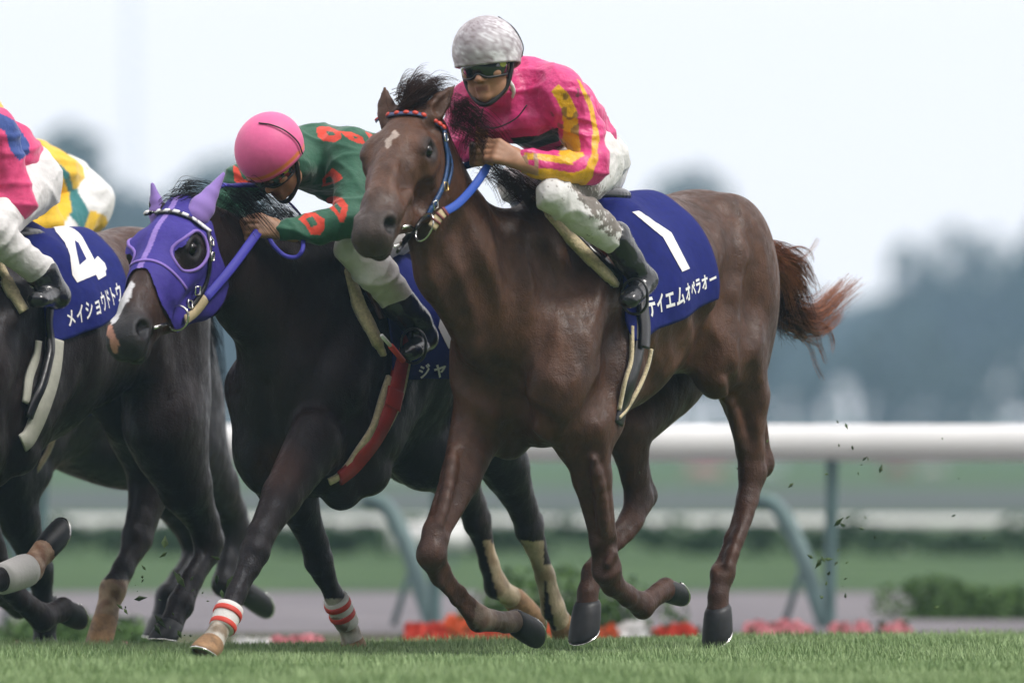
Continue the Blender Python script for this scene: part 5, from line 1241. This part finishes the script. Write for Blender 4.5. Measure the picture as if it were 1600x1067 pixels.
torso = chain([J(486, 246, 0), J(545, 262, 0), J(612, 300, 0)], [(.170, .105, .1), (.165, .115, .1), (.140, .105, .1)], .06, l)
torso += [cone(J(545, 236, .15), J(500, 228, .03), .074, .066, .05, l), cone(J(384, 282, -.20), J(452, 250, -.05), .062, .07, .06, l)]
arm_l = chain([J(550, 246, .18), J(556, 300, .24), J(548, 344, .28)], [.080, .064, .054], .03, None, .06) + chain([J(546, 346, .28), J(500, 354, .20), J(446, 360, .12)], [.054, .048, .034], .02)
arm_r = chain([J(384, 284, -.20), J(362, 312, -.24), J(380, 352, -.18)], [.060, .052, .046], .03) + chain([J(380, 352, -.18), J(398, 356, -.06)], [.044, .036], .02)
neck = [cone(J(480, 240, 0), HP(hr, -.02, 0, -.06), .062, .056, .03)]
leg_l = chain([J(640, 335, .09), J(590, 362, .19), J(556, 388, .23)], [.118, .090, .062], .03, None, .06) + chain([J(556, 390, .23), J(588, 424, .28), J(626, 472, .30)], [.062, .064, .052], .02)
leg_r = chain([J(625, 340, -.09), J(550, 370, -.17), J(500, 392, -.20)], [.118, .09, .060], .03, None, .06) + chain([J(500, 392, -.20), J(540, 450, -.30)], [.058, .045], .02)
butt = [ell(J(650, 330, .08), (.085, .11, .105), .05, u=l), ell(J(640, 328, -.08), (.085, .11, .105), .05, u=l)]
foot_l = chain([J(624, 474, .30), J(648, 500, .31), J(662, 526, .32)], [.058, .050, .044], .02) + [cone(J(664, 532, .32), J(640, 552, .35), (.038, .034), (.034, .026), .03, l)]
foot_r = chain([J(540, 450, -.30), J(556, 500, -.31)], [.05, .042], .02) + [cone(J(556, 502, -.31), J(540, 526, -.33), (.038, .034), (.034, .026), .03, l)]
WL, KL = J(436, 360, .10), J(404, 352, .05); hl = hand_prims(WL, KL, V(.1, -.35, -1), V(-.3, .9, -.3), 1.12)
WR, KR = J(402, 358, -.05), J(396, 360, -.0) + FB.f * .06; hr2 = hand_prims(WR, KR, V(0, 0, -1), V(.5, .5, -.2), 1.0)
skin('body', shrink(torso + arm_l + arm_r + leg_l + leg_r + butt + foot_l + foot_r, .014) + neck + face_prims(hr) + hl + hr2, .005, M['skin'], per_b, lambda v: skin_paint(v, hr, (.36, .20, .12)))
GR, RD = np.array([.022, .115, .065]), np.array([.70, .055, .025])
DIA = [([(494, 200), (500, 197), (514, 198), (532, 206), (534, 216), (524, 222), (506, 221), (497, 214)], [(509, 205), (520, 206), (524, 211), (513, 212)]),
       ([(530, 205), (548, 206), (566, 214), (572, 226), (560, 225), (544, 217)], [(550, 211), (560, 216), (556, 218)]),
       ([(505, 280), (519, 262), (532, 272), (536, 280), (521, 287), (503, 292)], [(510, 279), (517, 276), (521, 284), (508, 287)]),
       ([(510, 312), (520, 307), (534, 309), (543, 320), (543, 336), (536, 348), (530, 346), (526, 336), (512, 322)], [(524, 316), (533, 324), (532, 336), (522, 322)]),
       ([(466, 342), (478, 333), (492, 332), (506, 342), (508, 356), (500, 367), (486, 367), (477, 352)], [(478, 342), (488, 338), (496, 350), (486, 356)]),
       ([(570, 205), (585, 212), (590, 222), (578, 218)], None), ([(364, 258), (366, 284), (380, 290), (400, 288), (380, 280), (372, 262)], None), ([(600, 260), (622, 250), (640, 268), (618, 290)], None)]
def paint_jersey_b(v):
    X = proj(v); c = np.tile(GR, (len(v), 1)); fr_ = v[:, 1] < J(560, 260, 0)[1] + .22; X = X + fnoise(v, 30, 3)[:, None] * .6
    for o_, i_ in DIA:
        k = inpoly(X, o_) & fr_
        if i_: k &= ~inpoly(X, i_)
        c[k] = RD
    return c
skin('jersey', torso + arm_l + arm_r + [cone(J(486, 240, 0), HP(hr, -.04, 0, -.07), .078, .068, .05)], .0042, M['knit'], per_b, paint_jersey_b, 0.0, [(8, .006, 11, (1, 1, 1.6)), (7, -.016, 21, (1, 1, 2.2)), (11, -.010, 22, (1.8, 1, 1))])
skin('breeches', leg_l + leg_r + butt + [cone(J(615, 305, 0), J(640, 325, 0), (.13, .1), (.13, .1), .05, l)], .006, M['white_cloth'], per_b, paint_breech(0), 0.0, [(8, .006, 13, (1, 1, 1.3)), (8, -.014, 23, (1, 1, 2)), (14, -.007, 24, (1.5, 1, 1))])
skin('boot', foot_l, .005, M['boot'], per_b, paint_black, .004, [(16, .004, 5, (1, 1, 2))]); skin('boot', foot_r, .008, M['boot'], per_b, paint_black, .004)
stirrup(J(646, 545, .34), root_b)
def helm_b(v, h):
    c = np.tile(np.array([.80, .13, .33]), (len(v), 1)); L = hloc(h, v); z = L[:, 2] - (.010 * (.5 + .5 * np.sign(L[:, 0])) - .0)
    rim = .010 * (.5 + .5 * np.clip(L[:, 0] / .11, -1, 1)) - .045 * (.5 - .5 * np.clip(L[:, 0] / .11, -1, 1)) + .012 * np.clip(L[:, 1] / .11, -1, 1) ** 2
    d = L[:, 2] - rim; c[(d > .013) & (d < .026)] = [.80, .22, .05]; return c
ho = helmet_mesh('helmet', hr, M['helmet'], per_b, colors=helm_b)
goggles(hr, M['lens'], per_b, M['strap'], gl)
hp = lambda x, y, z: HP(hr, x, y, z)
tube('chin_strap', catmull([hp(-.01, .088, .02), hp(.014, .084, -.03), hp(.035, .064, -.085), hp(.072, .02, -.124), hp(.072, -.02, -.124), hp(.035, -.064, -.085), hp(.014, -.084, -.03), hp(-.01, -.088, .02)], 5), .0085, M['strap'], per_b, 8)
tube('helmet_cord', catmull([hp(-.01, .117, .0), hp(-.018, .124, .05), hp(-.016, .108, .11), hp(-.014, .07, .148), hp(-.012, .03, .165)], 5), .0028, M['strap'], per_b, 6)
wh = empty('whip', J(598, 528, .38), 'short red and white handled whip by the boot of the green jockey', 'whip')
mb = MB(); v_, f_ = tube_data([J(596, 524, .40), J(610, 540, .40)], .007, 8); mb.add(v_, f_); mb.build('white_grip', M['white_print'], wh)
mb = MB(); v_, f_ = tube_data([J(610, 540, .40), J(630, 564, .40)], .010, 8); mb.add(v_, f_); mb.build('red_flap', M['red_tape'], wh)
# ------------------------------------------------------------------ generic rider for the horses further left
def rider(fr, per, P, jersey_mat, jersey_paint, breech_paint, helm_col, dz=0.0, res=.0065):
    """P: dictionary of joints"""
    l = fr.l
    torso = chain([P['chest'], (P['chest'] + P['waist']) / 2, P['waist']], [(.170, .105, .1), (.160, .115, .1), (.140, .105, .1)], .06, l)
    torso += [cone(P['shl'], P['chest'], .074, .06, .06, l), cone(P['shr'], P['chest'], .070, .06, .06, l)]
    arms = []
    for s in 'lr': arms += chain([P['sh' + s], P['el' + s]], [.076, .055], .03) + chain([P['el' + s], P['ha' + s]], [.054, .036], .02)
    legs = []
    for s in 'lr': legs += chain([P['hip' + s], P['kn' + s]], [.118, .064], .05) + chain([P['kn' + s], P['an' + s]], [.064, .050], .02)
    butt = [ell(P['hipl'], (.09, .115, .11), .05, u=l), ell(P['hipr'], (.09, .115, .11), .05, u=l)]
    feet = []
    for s in 'lr': feet.append(chain([P['an' + s], P['he' + s]], [.055, .044], .02) + [cone(P['he' + s], P['to' + s], (.038, .034), (.034, .026), .03, l)])
    h = P['head']; hands = []
    for s in 'lr': K_ = P['ha' + s]; hands += hand_prims(K_, K_ + fr.f * .045, V(0, 0, -1), V(.5, .5, -.2), 1.05)
    skin('body', shrink(torso + arms + legs + butt + feet[0] + feet[1], .014) + [cone(P['chest'], HP(h, -.02, 0, -.06), .07, .056, .05)] + face_prims(h) + hands, .008, M['skin'], per, lambda v: skin_paint(v, h, (.38, .21, .13)))
    skin('jersey', torso + arms, res, jersey_mat, per, jersey_paint, 0.0, [(9, .005, 11, (1, 1, 1.6)), (7, -.016, 21, (1, 1, 2.2)), (11, -.010, 22, (1.8, 1, 1))])
    skin('breeches', legs + butt + [cone(P['waist'], P['hipl'], (.12, .1), (.1, .1), .05, l)], res, M['white_cloth'], per, breech_paint, 0.0, [(8, .006, 13, (1, 1, 1.3)), (8, -.014, 23, (1, 1, 2)), (14, -.007, 24, (1.5, 1, 1))])
    for f_ in feet: skin('boot', f_, .007, M['boot'], per, paint_black, .004, [(16, .004, 5, (1, 1, 2))])
    helmet_mesh('helmet', h, M['helmet'], per, colors=lambda v, h: np.tile(np.array(helm_col), (len(v), 1))); goggles(h, M['lens'], per, M['strap'])
# ------------------------------------------------------------------ two more horses at the left edge
def simple_horse(fr, dz, legs, hoofs, label, seed, base, headpx, res=.012, extra=None, horn=None, paint=None):
    l = fr.l; T = fr.T; H = head_frame(T(1.32, -.02, 1.86 + dz), 31, 36, 3); H['s'] = 1.22
    t = torso_prims(fr, dict(dz=dz, pitch=-.02)); nk = chain([T(.42, 0, 1.28 + dz), T(.72, 0, 1.36 + dz), T(1.02, 0, 1.58 + dz), HP(H, .03, 0, -.12)], [(.150, .30, .2), (.135, .25, .2), (.11, .19, .1), (.090, .13, .08)], .07, l)
    lp = []
    for i, (pts, tt) in enumerate(legs):
        rs = FORE_R if i < 2 else HIND_R; lp.append([fr.J(x, y, tt) for x, y in pts])
    ps = t + nk + head_prims(H) + ear_prims(H, HP(H, .035, -.06, -.04), HP(H, -.12, -.085, .03), .034, False) + ear_prims(H, HP(H, .035, .06, -.04), HP(H, -.12, .085, .03), .034, False)
    ps += extra or []
    for i, j_ in enumerate(lp): ps += leg_prims(j_, FORE_R if i < 2 else HIND_R, u=l, scale=1.12)
    root = empty('horse', fr.O, label, 'horse', 'racehorses galloping in a bunch'); v, q = solid(ps, res); v = relax(v, q, 1, .35)
    c = paint_dark(v, H, base, tuple(np.array(base) * 1.6)); c, _, _ = head_paint(v, c, H, [.03, .028, .028])
    if paint: c = paint(v, c)
    mesh('body', v, q, M['darkbay'], root, True, c); horse_eye(H, root)
    for (x, y), j_, (_, tt), hm in zip(hoofs, lp, legs, horn or [M['horn']] * 4): hoof(j_[6], j_[8], fr.J(x, y, tt), .050, hm, root, M['steel'])
    # bridle on the unseen heads
    for g in (-1, 1):
        P = [HP(H, .06, g * .10, -.08), HP(H, .20, g * .105, -.16), HP(H, .38, g * .085, -.17), HP(H, .45, g * .065, -.12)]; ribbon('cheekpiece', P, [H['Y'] * g] * 4, .018, .006, M['black_leather'], root)
    S = []
    for i in range(6): c_ = nk[0].a * 0 + T(.45 + .13 * i, 0, 1.62 + dz + .035 * i * (1 + .1 * i)); S += strands([c_, c_ + l * .06 + V(0, 0, .01), c_ + l * .12 - V(0, 0, .08), c_ + l * .15 - V(0, 0, .18) - fr.f * .05], 36, .02, .02, seed + i)
    hair('mane', S, M['black_hair'], root, .0016)
    return root, t, H
def leg9(a, b, c, knee, d, e, fet, past, cor): return [a, b, c, knee, d, e, fet, past, cor]
FC = Frame(66, .70, (-.52, -.854))
def paint_c(v, c):
    X = proj(v); n = fnoise(v, 40, 44)
    r_ = sstep(1.1, 1.5, v[:, 2]) * (X[:, 0] > 120) * (X[:, 1] < 430); c = mix(c, [.075, .032, .018], r_ * .8)
    k = (X[:, 1] > 905) & (v[:, 2] < .45) & (X[:, 0] > 135) & (X[:, 0] < 215); c[k] = mix(np.array([.42, .30, .19]), np.array([.24, .14, .08]), sstep(-.6, .8, n))[k]
    k = (X[:, 1] > 840) & (v[:, 2] < .60) & (X[:, 0] > 36) & (X[:, 0] < 100) & (X[:, 1] < 905) & (v[:, 1] < .6); c[k] = mix(np.array([.50, .34, .24]), np.array([.28, .14, .08]), sstep(-.6, .8, n))[k]
    return c
root_c, tC, HC = simple_horse(FC, -.09,
    [(leg9((-40, 700), (-75, 780), (-80, 860), (-78, 895), (-60, 915), (0, 905), (48, 888), (62, 868), (68, 862)), .17),
     (leg9((-70, 700), (-40, 790), (-14, 860), (-8, 888), (0, 905), (30, 935), (66, 965), (90, 955), (98, 952)), -.17),
     (leg9((255, 660), (290, 760), (318, 815), (326, 845), (324, 865), (300, 905), (282, 945), (272, 965), (268, 975)), .17),
     (leg9((225, 640), (240, 740), (222, 810), (214, 840), (208, 858), (192, 890), (176, 922), (168, 950), (166, 962)), -.14)],
    [(100, 850), (122, 946), (258, 1012), (163, 1024)], 'dark bay horse at the left edge wearing the blue cloth with number 4', 100, (.012, .0075, .0065), None, .011, [ell(FC.J(262, 640, .14), (.13, .18, .24), .1, u=FC.l), ell(FC.J(225, 640, -.12), (.13, .17, .20), .1, u=FC.l)],
    [M['horn'], M['horn'], M['horn'], M['horn_pale']], paint_c)
J = FC.J
drC = Drape(FC, tC, 1.12); q = drC.inv([(30, 430), (70, 540), (196, 486)]); f1, r1 = q[1], q[2]
clC = Cloth(drC, (f1[0] + .06, 0), (f1[0], f1[1]), (r1[0] - .10, 0), (r1[0], r1[1])); clC.build(M['cloth_blue'], root_c, 34, 80)
def polyring(cl, outer, inner, m):
    """a printed shape with a hole: bridge the two loops"""
    cl.poly('number', uv_of(cl, outer + [outer[0], inner[0]] + inner[::-1]), m, 18)
clC.poly('number', uv_of(clC, dens([(80, 355), (97, 354), (128, 371), (136, 386), (147, 407), (152, 401), (163, 412), (166, 421), (164, 424), (165, 431), (153, 438), (149, 430), (120, 442), (112, 430), (108, 398), (101, 380)], 3)), M['white_print'], 18)
clC.poly('number_counter', uv_of(clC, dens([(116, 377), (122, 381), (134, 406), (123, 415), (120, 400)], 3)), M['cloth_blue'], 8, .0045)
tq = uv_of(clC, [(106, 512), (104, 486), (192, 470), (186, 438)]); clC.text('メイショウドトウ', M['white_print'], (tq[0][0], tq[2][0], tq[0][1], tq[1][1], tq[2][1], tq[3][1]), .022)
rib_on('numnah_pad', drC, [(-6, 412), (8, 440), (22, 466), (34, 488)], [.03] * 10 + [.05] * 10 + [.04] * 11, .018, M['fleece'], root_c, .006)
M['girth_grey'] = mat('pale_grey_girth', (.42, .42, .36), .8, noise=(30, .15))
rib_on('girth_strap', drC, [(84, 532), (80, 580), (66, 630), (44, 680), (32, 692)], .075, .010, M['girth_grey'], root_c, .008)
rib_on('girth_strap', drC, [(56, 532), (52, 560), (44, 590), (36, 630)], .035, .010, M['girth_grey'], root_c, .008)
rib_on('stirrup_leather', drC, [(70, 480), (68, 510), (74, 545), (70, 570), (58, 610), (38, 652)], .035, .012, M['black_leather'], root_c, .018)
bd = band('bandage', J(2, 905, .17), J(42, 890, .17), .056, .060, M['bandage'], root_c)
sp = [ell(FC.T(.20, 0, 1.46), (.11, .20, .04), .03, u=FC.l)]
v, q_ = solid(sp, .014); mesh('saddle', v, q_, M['black_leather'], root_c)
S = strands([FC.T(-.74, .0, 1.36), FC.T(-.86, .02, 1.25), J(300, 520, .0), J(318, 580, .0)], 220, .035, .025, 90) + strands([FC.T(-.74, .0, 1.36), FC.T(-.90, .02, 1.30), J(318, 520, .0), J(338, 575, .0)], 180, .035, .025, 91)
S += strands([FC.T(-.74, .0, 1.36), FC.T(-.84, .02, 1.1), J(282, 560, .0), J(300, 640, .0)], 160, .04, .03, 92)
hair('tail', S, M['black_hair'], root_c, .0016)
per_c = empty('person', J(40, 280, 0), 'jockey in a pink jersey with a blue panel, cut by the left edge', 'person', 'jockeys')
hc = head_frame(J(-110, 128, 0), 30, 12, 3)
PC = dict(chest=J(-52, 215, 0), waist=J(22, 262, 0), shl=J(-10, 205, .17), shr=J(-100, 215, -.17), ell=J(30, 318, .24), elr=J(-100, 300, -.22), hal=J(-70, 330, .10), har=J(-95, 330, -.03),
          hipl=J(42, 284, .08), hipr=J(30, 288, -.08), knl=J(-16, 360, .23), knr=J(-60, 340, -.2), anl=J(66, 428, .30), anr=J(-10, 430, -.30), hel=J(88, 462, .32), her=J(10, 470, -.31), tol=J(58, 468, .35), tor=J(-20, 490, -.33), head=hc)
def paint_jc(v):
    X = proj(v); c = np.tile(np.array([.74, .055, .20]), (len(v), 1)); k = inpoly(X, [(-10, 172), (22, 188), (46, 225), (46, 240), (30, 252), (16, 235), (8, 205), (-10, 198)]); c[k] = [.030, .075, .30]; return c
rider(FC, per_c, PC, M['knit'], paint_jc, paint_breech(0), (.15, .15, .5))
FD = Frame(84, 2.1, (-.52, -.854))
def paint_d(v, c):
    return c
root_d, tD, HD = simple_horse(FD, -.17,
    [(leg9((10, 740), (30, 810), (52, 868), (60, 890), (64, 905), (68, 940), (70, 970), (70, 990), (70, 998)), .17),
     (leg9((-40, 720), (-60, 800), (-60, 860), (-54, 890), (-40, 905), (-5, 925), (30, 945), (50, 940), (58, 938)), -.17),
     (leg9((290, 700), (335, 760), (362, 800), (368, 824), (366, 842), (356, 880), (350, 912), (370, 922), (380, 922)), .16),
     (leg9((230, 680), (270, 770), (300, 830), (308, 856), (302, 872), (280, 905), (262, 932), (256, 955), (254, 965)), -.14)],
    [(72, 1030), (84, 930), (414, 924), (250, 1000)], 'dark horse half hidden behind horse number 4, seen between the legs', 120, (.009, .007, .0065), None, .013, [ell(FD.J(215, 700, .1), (.16, .24, .15), .12, u=FD.l), ell(FD.J(290, 660, .14), (.13, .18, .25), .1, u=FD.l), ell(FD.J(150, 700, .0), (.2, .24, .10), .12, u=FD.l)])
J = FD.J
drD = Drape(FD, tD, 1.04); q = drD.inv([(40, 560), (50, 640), (162, 648)]); f1, r1 = q[1], q[2]
clD = Cloth(drD, (f1[0] + .06, 0), (f1[0], f1[1]), (r1[0], 0), (r1[0], r1[1])); clD.build(M['cloth_blue'], root_d, 24, 60)
tq = uv_of(clD, [(60, 630), (60, 608), (156, 642), (156, 612)]); clD.text('ウイ', M['white_print'], (.6, .95, .90, .80, .90, .80), .03)
rib_on('girth_edge', drD, [(56, 652), (46, 690), (34, 728), (26, 750)], .030, .012, M['fleece'], root_d, .006)
rib_on('girth_edge', drD, [(86, 655), (78, 690), (62, 722), (40, 752)], .020, .012, M['fleece'], root_d, .006)
sp = [ell(FD.T(.0, 0, 1.40), (.12, .28, .05), .03, u=FD.l)]; v, q_ = solid(sp, .016); mesh('saddle', v, q_, M['black_leather'], root_d)
S = strands([FD.T(-.76, .0, 1.30), FD.T(-.92, .02, 1.25), FD.T(-1.05, 0, 1.0), FD.T(-1.1, 0, .8)], 160, .035, .025, 95); hair('tail', S, M['black_hair'], root_d, .0016)
per_d = empty('person', J(120, 300, 0), 'jockey in yellow, teal and white silks, only the back showing behind rider number 4', 'person', 'jockeys')
hd = head_frame(J(-40, 210, 0), 30, 20, 3)
PD = dict(chest=J(10, 262, 0), waist=J(95, 292, 0), shl=J(45, 255, .17), shr=J(-20, 270, -.17), ell=J(70, 345, .22), elr=J(-40, 350, -.22), hal=J(-10, 370, .10), har=J(-30, 370, -.03),
          hipl=J(122, 318, .08), hipr=J(105, 320, -.08), knl=J(40, 400, .23), knr=J(0, 390, -.2), anl=J(110, 470, .30), anr=J(30, 480, -.30), hel=J(130, 500, .32), her=J(50, 520, -.31), tol=J(100, 510, .35), tor=J(30, 540, -.33), head=hd)
TEAL, YE = np.array([.02, .17, .18]), np.array([.80, .50, .02])
def paint_jd(v):
    X = proj(v); c = np.tile(YE, (len(v), 1)); c[inpoly(X, [(60, 235), (80, 245), (108, 270), (116, 300), (140, 335), (128, 360), (112, 330), (104, 290), (96, 270), (74, 272), (60, 262)])] = TEAL
    c[inpoly(X, [(74, 295), (84, 300), (100, 318), (98, 324), (76, 310)])] = [.03, .025, .02]; return c
def paint_bd(v):
    X = proj(v); c = np.tile(np.array([.75, .75, .74]), (len(v), 1)); c[inpoly(X, [(100, 245), (112, 262), (122, 300), (142, 335), (132, 365), (108, 335), (98, 300), (94, 262)])] = TEAL
    c[inpoly(X, [(142, 328), (165, 338), (185, 380), (125, 380), (132, 355)])] = YE; c[inpoly(X, [(50, 270), (100, 270), (108, 300), (112, 330), (100, 350), (50, 350)])] = YE; return c
rider(FD, per_d, PD, M['knit'], paint_jd, paint_bd, (.7, .5, .05), 0, .0075)
# flying clods kicked up by the hooves
r = np.random.RandomState(77); mb = MB()
for (x, y, Y, n, sp_) in ((1335, 720, .9, 10, 26), (1295, 905, 1.0, 12, 20), (1220, 760, .8, 4, 60), (250, 960, -.3, 26, 40), (330, 940, 0, 16, 40), (1450, 800, 1.2, 8, 70), (1050, 700, .5, 6, 90), (1330, 810, 1.2, 8, 30)):
    for i in range(n):
        c = at(x + r.normal() * sp_, y + r.normal() * sp_ * 1.1, Y + r.normal() * .2); a = nrm(r.normal(size=3)); b = nrm(np.cross(a, r.normal(size=3))); d = np.cross(a, b); s = .0056 * math.exp(r.normal() * .65)
        mb.add([c + a * s * 2.6, c + b * s * .8, c - a * s * 1.6, c - b * s * .9, c + d * s * .8, c - d * s * .7], [(0, 1, 4), (1, 2, 4), (2, 3, 4), (3, 0, 4), (1, 0, 5), (2, 1, 5), (3, 2, 5), (0, 3, 5)], tuple(np.array([.05, .08, .025]) * r.uniform(.5, 2)))
o = mb.build('turf_clods', mat('clod', attr=True, rough=.9), None, False); setp(o, None, None, None, 'stuff')
